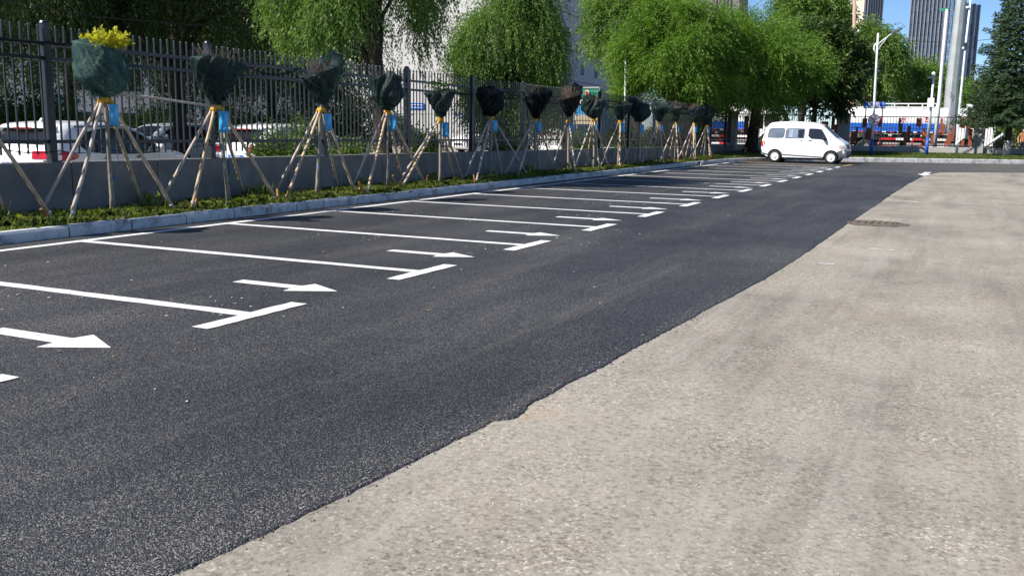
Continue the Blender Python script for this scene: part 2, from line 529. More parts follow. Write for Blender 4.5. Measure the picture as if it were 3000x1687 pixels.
def wloc(o):
    p = Vector((0, 0, 0))
    while o is not None:
        p = p + o.location
        o = o.parent
    return p


def finish(me, name, mat, parent=None, smooth=False, loc=None):
    if mat is not None and not me.materials:
        me.materials.append(M[mat] if isinstance(mat, str) else mat)
    if smooth:
        me.polygons.foreach_set('use_smooth', [True] * len(me.polygons))
    bm = bmesh.new()
    bm.from_mesh(me)
    bmesh.ops.recalc_face_normals(bm, faces=bm.faces)
    bm.to_mesh(me)
    bm.free()
    return link(me, name, parent, loc)


def link(me, name, parent=None, loc=None, rot=None, scale=None):
    o = bpy.data.objects.new(name, me)
    COL.objects.link(o)
    if parent is not None:
        o.parent = parent
    if loc is not None:
        o.location = loc
    if rot is not None:
        o.rotation_euler = rot
    if scale is not None:
        o.scale = scale
    return o


def tag(o, label, cat, group=None):
    o['label'] = label
    o['category'] = cat
    if group:
        o['group'] = group
    return o


def thing(name, label, cat, loc=(0, 0, 0), rz=0.0, group=None, world_parts=True):
    """Empty at the base of a thing; its parts are given in world coordinates unless rz / local parts are used"""
    o = bpy.data.objects.new(name, None)
    COL.objects.link(o)
    o.location = loc
    o.rotation_euler = (0, 0, rz)
    o.empty_display_size = 0.2
    if world_parts:
        o['_w'] = 1
    return tag(o, label, cat, group)


def struct(o, kind='structure'):
    o['kind'] = kind
    return o


def big_mesh(name, V, Fq, mat, parent=None, loc=None):
    """numpy quads -> mesh, quickly"""
    me = bpy.data.meshes.new(name)
    V = np.asarray(V, np.float32)
    if loc is not None:
        V = V - np.array(loc, np.float32)
    Fq = np.asarray(Fq, np.int32)
    k = Fq.shape[1]
    me.vertices.add(len(V))
    me.vertices.foreach_set('co', V.ravel())
    me.loops.add(Fq.size)
    me.loops.foreach_set('vertex_index', Fq.ravel())
    me.polygons.add(len(Fq))
    me.polygons.foreach_set('loop_start', np.arange(0, Fq.size, k, dtype=np.int32))
    me.materials.append(M[mat] if isinstance(mat, str) else mat)
    me.update(calc_edges=True)
    return link(me, name, parent)


def text_mesh(body, size, depth=0.004, align='CENTER', spacing=1.0):
    cu = bpy.data.curves.new('lettering', 'FONT')
    cu.body = body
    cu.size = size
    cu.align_x = align
    cu.align_y = 'CENTER'
    cu.extrude = depth
    cu.space_character = spacing
    ob = bpy.data.objects.new('lettering_tmp', cu)
    COL.objects.link(ob)
    dg = bpy.context.evaluated_depsgraph_get()
    dg.update()
    me = bpy.data.meshes.new_from_object(ob.evaluated_get(dg))
    bpy.data.objects.remove(ob)
    bpy.data.curves.remove(cu)
    return me


def put_text(body, size, loc, rot, mat, parent, name='lettering'):
    me = text_mesh(body, size)
    me.materials.clear()
    me.materials.append(M[mat])
    return link(me, name, parent, loc, rot)


def smooth_poly(pts, it=2, closed=False):
    pts = [Vector((p[0], p[1])) for p in pts]
    for _ in range(it):
        q = []
        n = len(pts)
        rng = range(n) if closed else range(n - 1)
        if not closed:
            q.append(pts[0])
        for i in rng:
            a, b = pts[i], pts[(i + 1) % n]
            q += [a * .75 + b * .25, a * .25 + b * .75]
        if not closed:
            q.append(pts[-1])
        pts = q
    return [(p.x, p.y) for p in pts]


# ------------------------------------------------------------------ ground and road
XW = -11.65          # face of the boundary wall towards the lot
gb = MB()
gb.add([(-11.75, -60, -0.008), (1500, -60, -0.008), (1500, 1500, -0.008), (-11.75, 1500, -0.008)], [(0, 1, 2, 3)])
gb.add([(-1500, -60, -0.25), (-11.75, -60, -0.25), (-11.75, 1500, -0.25), (-1500, 1500, -0.25)], [(0, 1, 2, 3)])
gb.add([(-11.75, -60, -0.25), (-11.75, -60, -0.02), (-11.75, 1500, -0.02), (-11.75, 1500, -0.25)], [(0, 1, 2, 3)])
ground = struct(gb.build('ground', 'old'))

# edge of the new asphalt, from near to far, then round to the right at the far end
edge = []
ctrl = [(-2.30, -1.0), (-2.25, 1.2), (-2.212, 2.09), (-2.135, 2.70), (-2.06, 3.5), (-2.022, 4.06), (-1.95, 4.15), (-1.985, 4.45), (-1.942, 5.17),
        (-1.82, 7.55), (-1.72, 9.48), (-1.68, 12.0), (-1.665, 15.25), (-1.62, 20), (-1.594, 23.76), (-1.50, 30), (-1.34, 35.6), (-1.0, 38.6), (0.1, 39.6), (3, 41.6), (9, 45.0), (22, 52)]
for i in range(len(ctrl) - 1):
    a, b = Vector(ctrl[i]), Vector(ctrl[i + 1])
    L = (b - a).length
    step = 0.035 if a.y < 7 else (0.12 if a.y < 16 else 0.5)
    n = max(1, int(L / step))
    for k in range(n):
        p = a.lerp(b, k / n)
        am = 0.014 if p.y < 20 else 0.05
        j = am * (mnoise.noise(Vector((p.x * 3, p.y * 3.1, 1.7)))) + 0.014 * mnoise.noise(Vector((p.x * 21, p.y * 23, 5.1))) + 0.010 * mnoise.noise(Vector((p.x * 60, p.y * 55, 9.1)))
        edge.append((p.x + j, p.y))
edge.append(ctrl[-1])
poly_out = [(-10.2, -1.0)] + edge + [(24, 66), (-10.2, 66)]
nb = MB()
tri = tessellate_polygon([[Vector((x, y, 0)) for x, y in poly_out]])
nb.add([(x, y, 0.0) for x, y in poly_out], tri)
for i in range(1, len(edge)):
    (x0, y0), (x1, y1) = poly_out[i], poly_out[i + 1]
    o = 0.012
    nb.add([(x0, y0, 0), (x1, y1, 0), (x1 + o, y1 - 0.2 * o, -0.009), (x0 + o, y0 - 0.2 * o, -0.009)], [(0, 1, 2, 3)])
asphalt = struct(nb.build('fresh_asphalt', 'new'))

# painted markings, 4 mm above the asphalt
XL, XT, Y0, PITCH_Y = -9.53, -4.857, 5.525, 2.5
ZP = 0.004


def strip(name, p0, p1, w, mat, z=ZP, step=0.06, jit=0.007):
    a, b = Vector(p0), Vector(p1)
    d = (b - a)
    L = d.length
    d.normalize()
    nrm = Vector((-d.y, d.x))
    n = max(2, int(L / step))
    mb = MB()
    vs = []
    for i in range(n + 1):
        p = a + d * (L * i / n)
        for s in (-1, 1):
            q = p + nrm * (s * w / 2 + random.uniform(-jit, jit))
            vs.append((q.x, q.y, z))
    mb.add(vs, [(2 * i, 2 * i + 2, 2 * i + 3, 2 * i + 1) for i in range(n)])
    return mb.build(name, mat, asphalt)


strip('kerbside_line', (XL, 4.0), (XL + .02, 43.0), 0.13, 'white_paint', z=ZP, step=0.3)
for k in range(0, 15):
    y = Y0 + PITCH_Y * k
    strip('bay_line', (XL + 0.07, y), (XT, y), 0.135, 'white_paint', step=0.2)
    strip('bay_end_bar', (XT + 0.075, y - 0.553), (XT + 0.075, y + 0.553), 0.15, 'white_paint', z=ZP + 0.002, step=0.1)
yv = Y0 + PITCH_Y * -1
strip('bay_line', (XL + 0.07, yv), (XT, yv), 0.135, 'white_paint', step=0.2)
strip('bay_end_bar', (XT + 0.075, yv - 0.56), (XT + 0.075, yv + 0.47), 0.15, 'white_paint', z=ZP + 0.002)
for k in range(-1, 14):
    yc = Y0 + PITCH_Y * k + 1.20 + random.uniform(-.04, .04)
    x0, x1 = -5.95, -4.84
    pts = [(x0, -.075), (x1 - .44, -.075), (x1 - .42, -.215), (x1, 0.0), (x1 - .40, .215), (x1 - .44, .075), (x0, .075)]
    mb = MB()
    mb.add([(x + random.uniform(-.006, .006), yc + y, ZP) for x, y in pts], [(0, 1, 5, 6), (1, 2, 3, 4, 5)])
    mb.build('bay_arrow', 'white_paint', asphalt)
for p0, p1 in (((-9.3, 43.2), (-4.83, 42.6)), ((-4.75, 42.2), (-4.6, 45.9)), ((-9.2, 43.9), (-7.6, 46.6)), ((-6.4, 47.6), (3.0, 52.55))):
    strip('yellow_line', p0, p1, 0.13, 'yellow_paint', step=0.3, jit=.012)
mb = MB()
mb.add([(x, y, -0.016) for x, y in [(-1.33, 34.9), (-1.60, 36.4), (-1.47, 36.5), (-1.44, 38.2), (-1.20, 38.2), (-1.26, 36.4), (-1.12, 36.1)]], [(0, 1, 2, 3, 4, 5, 6)])
fa = mb
fa.v = [(x - .02, y, ZP) for x, y, z in fa.v]
fa.build('road_arrow', 'white_paint', asphalt)
for p0, p1, w in (((-1.50, 21.9), (-1.22, 21.85), .07), ((-1.18, 21.8), (-.90, 21.75), .12), ((-.08, 21.85), (.13, 21.95), .12), ((-1.05, 12.6), (-.75, 12.55), .06), ((-1.4, 10.9), (-1.25, 10.85), .05)):
    o = strip('worn_dash', p0, p1, w, 'worn_paint', z=-0.004, step=.05, jit=.025)
    o.parent = ground

# manhole set in the old road
mh = thing('manhole_cover', 'rusty round iron manhole cover in worn grey road', 'manhole', (-1.28, 16.15, -0.008))
lb = MB().lathe([(0.36, -0.03), (0.36, 0.008), (0.34, 0.012), (0.0, 0.012)], (-1.28, 16.15, -0.008), n=28)
lb.build('cover', 'rust', mh)
rb = MB()
for k in range(32):
    a, b = 2 * math.pi * k / 32, 2 * math.pi * (k + 1) / 32
    rb.add([(-1.28 + r * math.cos(t), 16.15 + r * math.sin(t), z) for t in (a, b) for r, z in ((.38, .002), (.50 + .03 * math.sin(k * 1.9), -.003))], [(0, 1, 3, 2)])
rb.build('frame', 'rust', mh)
for i in range(6):
    mb = MB().box((-1.28 + (i - 2.5) * .1, 16.15, 0.008), (0.03, 0.5 - abs(i - 2.5) * .09, 0.012))
    mb.build('rib', 'rust', mh)

# paint flecks, dust and leaf crumbs on the asphalt
rng = np.random.default_rng(5)
V, Fq = [], []


def flecks(n, xr, yr, s, z=0.006, clump=None):
    for _ in range(n):
        if clump:
            c = clump[rng.integers(len(clump))]
            x, y = c[0] + rng.normal(0, .35), c[1] + rng.normal(0, .22)
        else:
            x, y = rng.uniform(*xr), rng.uniform(*yr)
        a = rng.uniform(0, 6.28)
        w, h = s * rng.uniform(.3, 1.2), s * rng.uniform(.2, .7)
        o = len(V)
        for u, v in ((-w, -h), (w, -h * .6), (w * .8, h), (-w * .7, h * .8)):
            V.append((x + u * math.cos(a) - v * math.sin(a), y + u * math.sin(a) + v * math.cos(a), z + rng.uniform(0, .004)))
        Fq.append((o, o + 1, o + 2, o + 3))


cl = [(rng.uniform(-9, -4.4), Y0 + PITCH_Y * rng.integers(0, 12) + rng.uniform(-.9, 1.0)) for _ in range(26)]
flecks(330, None, None, .016, clump=cl)
flecks(160, (-9.4, -2.4), (3.0, 36), .014)
struct(big_mesh('paint_flecks', V, Fq, 'white_paint'), 'stuff')
V, Fq = [], []
flecks(260, (-1.9, 2.2), (1.6, 14), .006, z=-0.005)
struct(big_mesh('loose_grit', V, Fq, 'worn_paint'), 'stuff')
V, Fq = [], []
flecks(90, (-9.9, -2.5), (3.2, 30), .018)
flecks(22, None, None, .012, clump=[(-5.15, 3.85), (-4.5, 4.3)])
V_, F_ = V, Fq
V, Fq = [], []
for (ex, ey) in edge:
    if ey > 14:
        break
    for _ in range(1 if rng.random() < .45 else 0):
        off = abs(rng.normal(0, .035))
        a_ = rng.uniform(0, 6.28)
        sz = rng.uniform(.002, .006) * (1 + .06 * ey)
        px_, py_ = ex + off + .008, ey + rng.uniform(-.03, .03)
        o_ = len(V)
        for q_ in range(4):
            V.append((px_ + sz * math.cos(a_ + q_ * 1.57) * rng.uniform(.6, 1.2), py_ + sz * math.sin(a_ + q_ * 1.57) * rng.uniform(.6, 1.2), -.006))
        V.append((px_, py_, -.006 + sz * .9))
        for q_ in range(4):
            Fq.append((o_ + q_, o_ + (q_ + 1) % 4, o_ + 4))
struct(big_mesh('asphalt_crumbs', V, Fq, 'tyre'), 'stuff')
V, Fq = [], []
for (ex, ey) in edge:
    if ey > 16:
        break
    for _ in range(2):
        off = abs(rng.normal(0, .07))
        sz = rng.uniform(.001, .0028) * (1 + .10 * ey)
        a_ = rng.uniform(0, 6.28)
        o_ = len(V)
        for q_ in range(4):
            V.append((ex - off + sz * math.cos(a_ + q_ * 1.57), ey + rng.uniform(-.02, .02) + sz * math.sin(a_ + q_ * 1.57), .004))
        Fq.append((o_, o_ + 1, o_ + 2, o_ + 3))
struct(big_mesh('pale_grit', V, Fq, 'far_wall'), 'stuff')
V, Fq = V_, F_
struct(big_mesh('fallen_leaf_crumbs', V, Fq, 'stake'), 'stuff')

# ------------------------------------------------------------------ kerb
kerb = struct(bpy.data.objects.new('kerb', None))
COL.objects.link(kerb)
kp = [Vector(p) for p in [(-10.0, 1.0), (-10.0, 36.0), (-9.97, 38.5), (-9.82, 41), (-9.45, 43.3), (-8.75, 45.2), (-7.6, 46.9), (-6.2, 48.1), (-4.6, 49.0), (-1.0, 50.9), (3.0, 53.0), (9.0, 56.2), (24, 64.2)]]
dense = []
for i in range(len(kp) - 1):
    p0, p1, p2, p3 = kp[max(i - 1, 0)], kp[i], kp[i + 1], kp[min(i + 2, len(kp) - 1)]
    if i == 0 or i >= 9:
        dense += [p1.lerp(p2, t / 40) for t in range(40)]
        continue
    for t in range(12):
        s = t / 12
        dense.append(0.5 * ((2 * p1) + (p2 - p0) * s + (2 * p0 - 5 * p1 + 4 * p2 - p3) * s * s + (3 * p1 - p0 - 3 * p2 + p3) * s ** 3))
dense.append(kp[-1])
cum = [0.0]
for a, b in zip(dense, dense[1:]):
    cum.append(cum[-1] + (b - a).length)


def kerb_pt(s):
    j = min(max(np.searchsorted(cum, s) - 1, 0), len(dense) - 2)
    t = (s - cum[j]) / max(cum[j + 1] - cum[j], 1e-6)
    d = (dense[j + 1] - dense[j]).normalized()
    return dense[j].lerp(dense[j + 1], t), d


def kerb_h(p):
    return 0.135 if p.y < 40 else min(0.20, 0.135 + (p.y - 40) * 0.008)


s = 0.0
while s < cum[-1] - 1:
    L = random.choice((0.74, 0.98, 0.98, 0.99, 1.0))
    if s < 34:
        segs = 1
    else:
        segs = 2
    mb = MB()
    lift = random.uniform(-.005, .005)
    for q in range(segs):
        a, da = kerb_pt(s + 0.006 + (L - .012) * q / segs)
        b, db = kerb_pt(s + 0.006 + (L - .012) * (q + 1) / segs)
        vs = []
        for p, d in ((a, da), (b, db)):
            nl = Vector((-d.y, d.x))          # towards the verge
            h = kerb_h(p) + lift
            for off, z in ((0.0, -0.05), (0.004, h - .03), (0.03, h), (0.15, h), (0.15, -0.05)):
                w = p + nl * off
                vs.append((w.x, w.y, z))
        mb.add(vs, [(i, i + 1, 6 + i, 5 + i) for i in range(4)] + ([(0, 1, 2, 3, 4)] if q == 0 else []) + ([(9, 8, 7, 6, 5)] if q == segs - 1 else []))
    mb.build('kerb_stone', 'kerb', kerb)
    s += L + 0.008

# mortar bed seen in the joints
mb = MB()
prev = None
for i in range(0, 240):
    p, d = kerb_pt(cum[-1] * i / 240)
    nl = Vector((-d.y, d.x))
    h = kerb_h(p) - 0.02
    cur = [(p + nl * o, z) for o, z in ((0.012, -0.05), (0.012, h), (0.14, h), (0.14, -.05))]
    vs = [(w.x, w.y, z) for w, z in cur]
    if prev:
        mb.add(prev + vs, [(0, 1, 5, 4), (1, 2, 6, 5), (2, 3, 7, 6)])
    prev = vs
mb.build('mortar_bed', 'soil', kerb)

# ------------------------------------------------------------------ verge: soil sheet and grass
mb = MB()
rows = 120
prev = None
for i in range(rows + 1):
    y = 2 + (53 - 2) * i / rows
    row = []
    for j in range(6):
        x0 = -10.15 if y < 40 else -10.15 + max(0, (y - 40)) * 0.0
        x = x0 + (XW - 0.02 - x0) * j / 5
        z = 0.115 + 0.02 * j / 5 + 0.028 * mnoise.noise(Vector((x * 2.2, y * 2.1, 0))) + (max(0, y - 40) * .007)
        row.append((x, y, z))
    if prev:
        mb.add(prev + row, [(q, q + 1, 7 + q, 6 + q) for q in range(5)])
    prev = row
verge = struct(mb.build('verge', 'soil', smooth=True))
# far lawn between the far kerb and the far wall
FARW = [Vector(p) for p in [(-11.65, 52.4), (-6.35, 57.3), (0.1, 58.0), (4.0, 58.6), (22, 61.5)]]
lawn_pts = []
for i in range(60):
    sS = 37.5 + (cum[-1] - 37.5) * i / 59
    p, d = kerb_pt(sS)
    nl = Vector((-d.y, d.x))
    lawn_pts.append(p + nl * 0.15)
mb = MB()
prev = None
for p in lawn_pts:
    # matching point on the far wall line
    best = None
    x = p.x - (0.0 if p.x > -9 else 1.6)
    for a, b in zip(FARW, FARW[1:]):
        if a.x <= x <= b.x:
            best = a.lerp(b, (x - a.x) / (b.x - a.x))
    if best is None:
        best = FARW[0] if x < FARW[0].x else FARW[-1]
    q = best + Vector((0, 0.05))
    row = []
    for j in range(7):
        t = j / 6
        w = p.lerp(q, t)
        row.append((w.x, w.y, kerb_h(p) - .015 + 0.14 * t + 0.02 * mnoise.noise(Vector((w.x, w.y, 3)))))
    if prev:
        mb.add(prev + row, [(k, k + 1, 8 + k, 7 + k) for k in range(6)])
    prev = row
lawn = struct(mb.build('lawn', 'soil', smooth=True))


def lawn_z(x, y):
    return 0.20 + 0.14 * min(1, max(0, (y - 49.5) / 8.5))


def blades(n, xf, yr, zf, hr, w, lean, seed, tuft=None):
    g = np.random.default_rng(seed)
    if tuft is not None:
        c = g.integers(0, len(tuft), n)
        T = np.array(tuft)
        y = T[c, 1] + g.normal(0, T[c, 2])
        x = T[c, 0] + g.normal(0, T[c, 2])
    else:
        y = yr[0] + (yr[1] - yr[0]) * g.random(n) ** 1.35
        x = xf(y, g.random(n))
    z = zf(x, y)
    h = g.uniform(hr[0], hr[1], n)
    a = g.uniform(0, 2 * np.pi, n)
    b = g.uniform(0, 2 * np.pi, n)
    ln = g.uniform(0.2, 1.0, n) * lean
    base = np.stack([x, y, z], -1)
    side = np.stack([np.cos(a) * w, np.sin(a) * w, np.zeros(n)], -1)
    mid = base + np.stack([np.cos(b) * h * ln * .45, np.sin(b) * h * ln * .45, h * .62], -1)
    tip = base + np.stack([np.cos(b) * h * ln * 1.2, np.sin(b) * h * ln * 1.2, h * (1 - .55 * ln)], -1)
    V = np.stack([base - side, base + side, mid + side * .7, tip, mid - side * .7], 1).reshape(-1, 3)
    F = np.arange(n * 5).reshape(n, 5)
    return V, F


V1, F1 = blades(52000, lambda y, u: -10.14 + (XW + .02 + 10.14) * u, (5.5, 52), lambda x, y: 0.115 + np.maximum(0, y - 40) * .007, (0.025, 0.085), 0.004, 1.9, 11)
tufts = [(random.uniform(-11.45, -10.35), 5.5 + 40 * random.random() ** 1.5, random.uniform(.05, .22)) for _ in range(150)]
V2, F2 = blades(26000, None, None, lambda x, y: np.full_like(x, 0.12), (0.06, 0.16), 0.0035, 1.4, 12, tufts)
tall = [(random.uniform(-11.55, -11.3), y, .10) for y in (6.8, 8.3, 10.9, 13.2, 13.5, 16.9, 19.7, 22.5, 25.2, 27.9)]
V3, F3 = blades(1500, None, None, lambda x, y: np.full_like(x, 0.12), (0.12, 0.34), 0.004, .6, 13, tall)
V = np.concatenate([V1, V2, V3])
F = np.concatenate([F1, F2 + len(V1), F3 + len(V1) + len(V2)])
struct(big_mesh('verge_grass', V, F, 'grass'), 'stuff')


def lawn_x(y, u):
    return -9.8 + 19 * u


g = np.random.default_rng(3)
n = 60000
x = g.uniform(-11.2, 13, n)
yk = np.interp(x, [-11.2, -9.6, -9.0, -7.6, -6.2, -4.6, 3.0, 9.0, 24], [40, 44.2, 45.6, 47.3, 48.3, 49.2, 53.2, 56.4, 64.4])
yw = np.interp(x, [p.x for p in FARW], [p.y for p in FARW])
y = yk + (np.maximum(yw, yk + .2) - yk) * g.random(n)
z = 0.185 + 0.14 * np.clip((y - yk) / np.maximum(yw - yk, .3), 0, 1)
V, F = blades(n, lambda yy, u: x, (0, 1), lambda xx, yy: z, (0.03, 0.09), 0.010, 1.0, 15)
V = V.reshape(n, 5, 3)
V[:, :, 1] += y[:, None] - (V[:, :1, 1] + V[:, 1:2, 1]) / 2
V = V.reshape(-1, 3)
struct(big_mesh('lawn_grass', V, F, 'grass_far'), 'stuff')

# ------------------------------------------------------------------ low boundary wall and iron fence


def wall_top(y):
    return 0.845 - 0.0056 * (y - 8.0)


wall = thing('boundary_wall', 'long low grey painted wall of wide panels behind the staked saplings', 'wall', (XW - .1, 28, 0))
jy = [11.144 * .872 + 1.62 * k for k in range(-5, 28)]
for a, b in zip(jy, jy[1:]):
    ym = (a + b) / 2
    h = wall_top(ym)
    off = random.uniform(-.004, .004)
    mb = MB()
    x0, x1 = XW - .22, XW + off
    ya, yb = a + .008, b - .008
    za, zb = wall_top(ya), wall_top(yb)
    bv = 0.012
    vs = []
    for yy, zz in ((ya, za), (yb, zb)):
        vs += [(x1, yy, -.05), (x1, yy, zz - bv), (x1 - bv, yy, zz), (x0, yy, zz), (x0, yy, -.3)]
    mb.add(vs, [(i, i + 1, 6 + i, 5 + i) for i in range(4)] + [(4, 0, 5, 9), (0, 1, 2, 3, 4), (9, 8, 7, 6, 5)])
    mb.build('wall_panel', 'wall', wall)
mb = MB()
for a, b in zip(jy, jy[1:]):
    mb.box((XW - .11, b, wall_top(b) / 2 - .12), (.17, .05, wall_top(b) + .20))
mb.build('joint_filler', 'black_iron', wall)

XF = XW - .10
fence = thing('iron_fence', 'tall dark grey iron bar fence standing on the low wall', 'fence', (XF, 28, 0.7))


def fz(z, y):          # the fence follows the gentle fall of the wall
    return CAM_H + (z - CAM_H) * .872 - 0.0042 * (y - 9)


ZTOP, ZR1, ZR2, ZR3, ZBOT = fz(2.90, 9), fz(2.625, 9), fz(2.395, 9), fz(1.08, 9), fz(0.88, 9)
drop = lambda y: -0.0045 * (y - 9)
posts = [10.88 * .872 + 3.17 * k for k in range(-1, 14)]
posts = [p for p in posts if p < 51]
rail_prof = 0.045
for a, b in zip(posts, posts[1:] + [52.2]):
    for z in (ZR1, ZR2, ZR3):
        mb = MB()
        y0, y1 = a + .05, b - .05
        z0, z1 = z + drop(y0), z + drop(y1)
        hx, hz = .02, .025
        vs = [(XF + sx * hx, yy, zz + sz * hz) for yy, zz in ((y0, z0), (y1, z1)) for sx, sz in ((-1, -1), (1, -1), (1, 1), (-1, 1))]
        mb.add(vs, [(0, 1, 5, 4), (1, 2, 6, 5), (2, 3, 7, 6), (3, 0, 4, 7), (0, 3, 2, 1), (4, 5, 6, 7)])
        mb.build('rail', 'iron', fence)
for p in posts:
    mb = MB()
    b, t = wall_top(p) - .02, ZTOP + drop(p) + .02
    mb.box((XF, p, (b + t) / 2), (.105, .105, t - b))
    mb.lathe([(.062, t - .0), (.062, t + .02), (.050, t + .045), (.02, t + .058)], (XF, p, 0), n=12)
    mb.box((XF, p, b + .03), (.17, .17, .02))
    mb.build('post', 'iron', fence)
bm_ = MB()
hz = (ZTOP - ZBOT) / 2
bm_.box((0, 0, 0), (.022, .022, 2 * hz))
bm_.add([(-.012, -.012, hz), (.012, -.012, hz), (.012, .012, hz), (-.012, .012, hz), (0, 0, hz + .02)], [(0, 1, 4), (1, 2, 4), (2, 3, 4), (3, 0, 4)])
me_bar = bpy.data.meshes.new('bar')
me_bar.from_pydata(bm_.v, [], bm_.f)
me_bar.materials.append(M['iron'])
y = posts[0] + .14
nbar = 0
rest = MB()
while y < 52:
    if min(abs(y - p) for p in posts) > .07:
        zc = (ZTOP + ZBOT) / 2 + drop(y) + random.uniform(-.008, .008)
        if y > 8.2 and nbar < 300:
            o = link(me_bar, 'bar', fence, Vector((XF, y, zc)) - fence.location, (random.uniform(-.006, .006), random.uniform(-.004, .004), 0))
            nbar += 1
        else:
            rest.box((XF, y, zc), (.024, .024, 2 * hz))
    y += .1395
struct(rest.build('remaining_bars', 'iron', fence), 'stuff')


def sag(name, pts, r, label, cat, mat='wire', group=None, sub=10, droop=0.06):
    P = []
    for a, b in zip(pts, pts[1:]):
        a, b = Vector(a), Vector(b)
        for k in range(sub):
            t = k / sub
            p = a.lerp(b, t)
            p.z -= droop * 4 * t * (1 - t)
            P.append(p)
    P.append(Vector(pts[-1]))
    mb = MB().path(P, r, 5)
    o = mb.build(name, mat, origin=P[0])
    return tag(o, label, cat, group)


XC = XF + .06
sag('cable', [at(700, 183, x=XC), at(880, 201, x=XC)], .014, 'slack black cable looping below the top rail between second and third saplings', 'cable', droop=.16)
sag('cable', [at(0, 434, x=XC), at(175, 441, x=XC), at(300, 436, x=XC), at(460, 432, x=XC), at(600, 424, x=XC)], .006, 'thin black cable sagging along the bottom rail by the nearest fence post', 'cable', droop=.05)
sag('cable', [at(600, 425, x=XC), at(705, 410, x=XC), at(745, 437, x=XC), at(790, 440, x=XC), at(850, 410, x=XC)], .006, 'thin black cable dipping in a deep loop across the white tailgate', 'cable', droop=.03)
sag('cable', [at(0, 113, x=XC), at(140, 124, x=XC), at(240, 128, x=XC)], .018, 'thick black cable tied along the top rail at the left edge', 'cable', droop=.02)
sag('cable', [at(1590, 425, x=XC), at(1680, 445, x=XC)], .006, 'thin black cable hanging low across the white banner', 'cable', droop=.05)
sag('overhead_wire', [at(-60, -14, x=-15.5), at(291, 51, x=-15.5), at(728, 82, x=-15.5), at(950, 71, x=-15.5)], .009, 'thin overhead wire running across the dark willows, the lower one', 'wire', droop=.02)
sag('overhead_wire', [at(-60, -75, x=-15.5), at(700, 28, x=-15.5), at(960, 48, x=-15.5)], .008, 'thin overhead wire running across the dark willows, the upper one', 'wire', droop=.03)

# ------------------------------------------------------------------ foliage builders


def leaves_on_nodes(P, D, g, ll, lw, spread=0.75, per=2):
    """P, D: node positions and directions -> quads"""
    Vs = []
    for k in range(per):
        n = len(P)
        r = g.normal(size=(n, 3))
        s = np.cross(D, r)
        s /= (np.linalg.norm(s, axis=1, keepdims=True) + 1e-6)
        d = D + s * spread * g.uniform(.4, 1.2, (n, 1)) + np.array([0, 0, -.18])
        d /= np.linalg.norm(d, axis=1, keepdims=True)
        q = np.cross(d, g.normal(size=(n, 3)))
        q /= (np.linalg.norm(q, axis=1, keepdims=True) + 1e-6)
        L = ll * g.uniform(.65, 1.25, (n, 1))
        W = lw * g.uniform(.7, 1.2, (n, 1))
        b = P + g.normal(0, ll * .08, (n, 3))
        Vs.append(np.stack([b, b + d * L * .42 + q * W, b + d * L, b + d * L * .42 - q * W], 1))
    V = np.concatenate(Vs).reshape(-1, 3)
    F = np.arange(len(V)).reshape(-1, 4)
    return V, F


def strands(org, dr, g, nodes, seg, droop, wob=0.12):
    P, D = [], []
    p = org.copy()
    d = dr / np.linalg.norm(dr, axis=1, keepdims=True)
    stop = g.uniform(.55, 1.0, len(p)) * nodes
    for i in range(nodes):
        live = i < stop
        P.append(p[live].copy())
        D.append(d[live].copy())
        d = d + np.array([0, 0, -droop]) + g.normal(0, wob, d.shape)
        d /= np.linalg.norm(d, axis=1, keepdims=True)
        p = p + d * seg
    return np.concatenate(P), np.concatenate(D)


def limb_tubes(mb, base, top, tips, r0, g, n=9):
    base, top = Vector(base), Vector(top)
    pts, rad = [], []
    for i in range(7):
        t = i / 6
        p = base.lerp(top, t) + Vector((g.normal(0, .05), g.normal(0, .05), 0)) * (t * 1.5)
        pts.append(p)
        rad.append(r0 * (1.25 - .65 * t) if i else r0 * 1.5)
    mb.path(pts, rad, n)
    for tp in tips:
        tp = Vector(tp)
        k = int(g.integers(3, 7))
        a = pts[k]
        midp = a.lerp(tp, .5) + Vector((g.normal(0, .2), g.normal(0, .2), .25))
        mb.path([a, a.lerp(midp, .5) + Vector((0, 0, .1)), midp, midp.lerp(tp, .6), tp], [rad[k] * .55, rad[k] * .45, rad[k] * .32, rad[k] * .2, .015], 6)


def willow(label, base, top, rad, seed, mat, clumps=90, per=18, nodes=14, seg=.12, ll=.11, lw=.011, droop=.26, bark='bark', trunk_r=.16, low=None, trunk_top=None, lower_cut=-0.55, name='willow_tree', group='willows behind the fence', cat='tree'):
    g = np.random.default_rng(seed)
    base = Vector(base)
    t = thing(name, label, cat, base, group=group)
    C = np.array([base.x, base.y, 0]) + np.array(top[:2] + (0,)) * 0
    cz = (top[2] + base.z + (low if low else 2.0)) / 2
    C = np.array([top[0], top[1], cz])
    rz = top[2] - cz
    u = g.normal(size=(clumps, 3))
    u /= np.linalg.norm(u, axis=1, keepdims=True)
    u[:, 2] = np.where(u[:, 2] < lower_cut, -u[:, 2], u[:, 2])
    rr = g.uniform(.45, 1.0, (clumps, 1)) ** .6
    cc = C + u * rr * np.array([rad, rad, rz])
    idx = np.repeat(np.arange(clumps), per)
    org = cc[idx] + g.normal(0, rad * .065, (len(idx), 3))
    dr = u[idx] * np.array([.75, .75, .3]) + np.array([0, 0, .30]) + g.normal(0, .42, (len(idx), 3))
    P, D = strands(org, dr, g, nodes, seg, droop)
    V, F = leaves_on_nodes(P, D, g, ll, lw)
    big_mesh('crown', V, F, mat, t, base)
    mb = MB()
    tt = Vector(trunk_top) if trunk_top else Vector((top[0], top[1], cz + .1 * rz))
    tips = cc[g.choice(clumps, min(16, clumps), replace=False)]
    limb_tubes(mb, base, tt, tips, trunk_r, g)
    mb.build('trunk', bark, t, smooth=True)
    return t


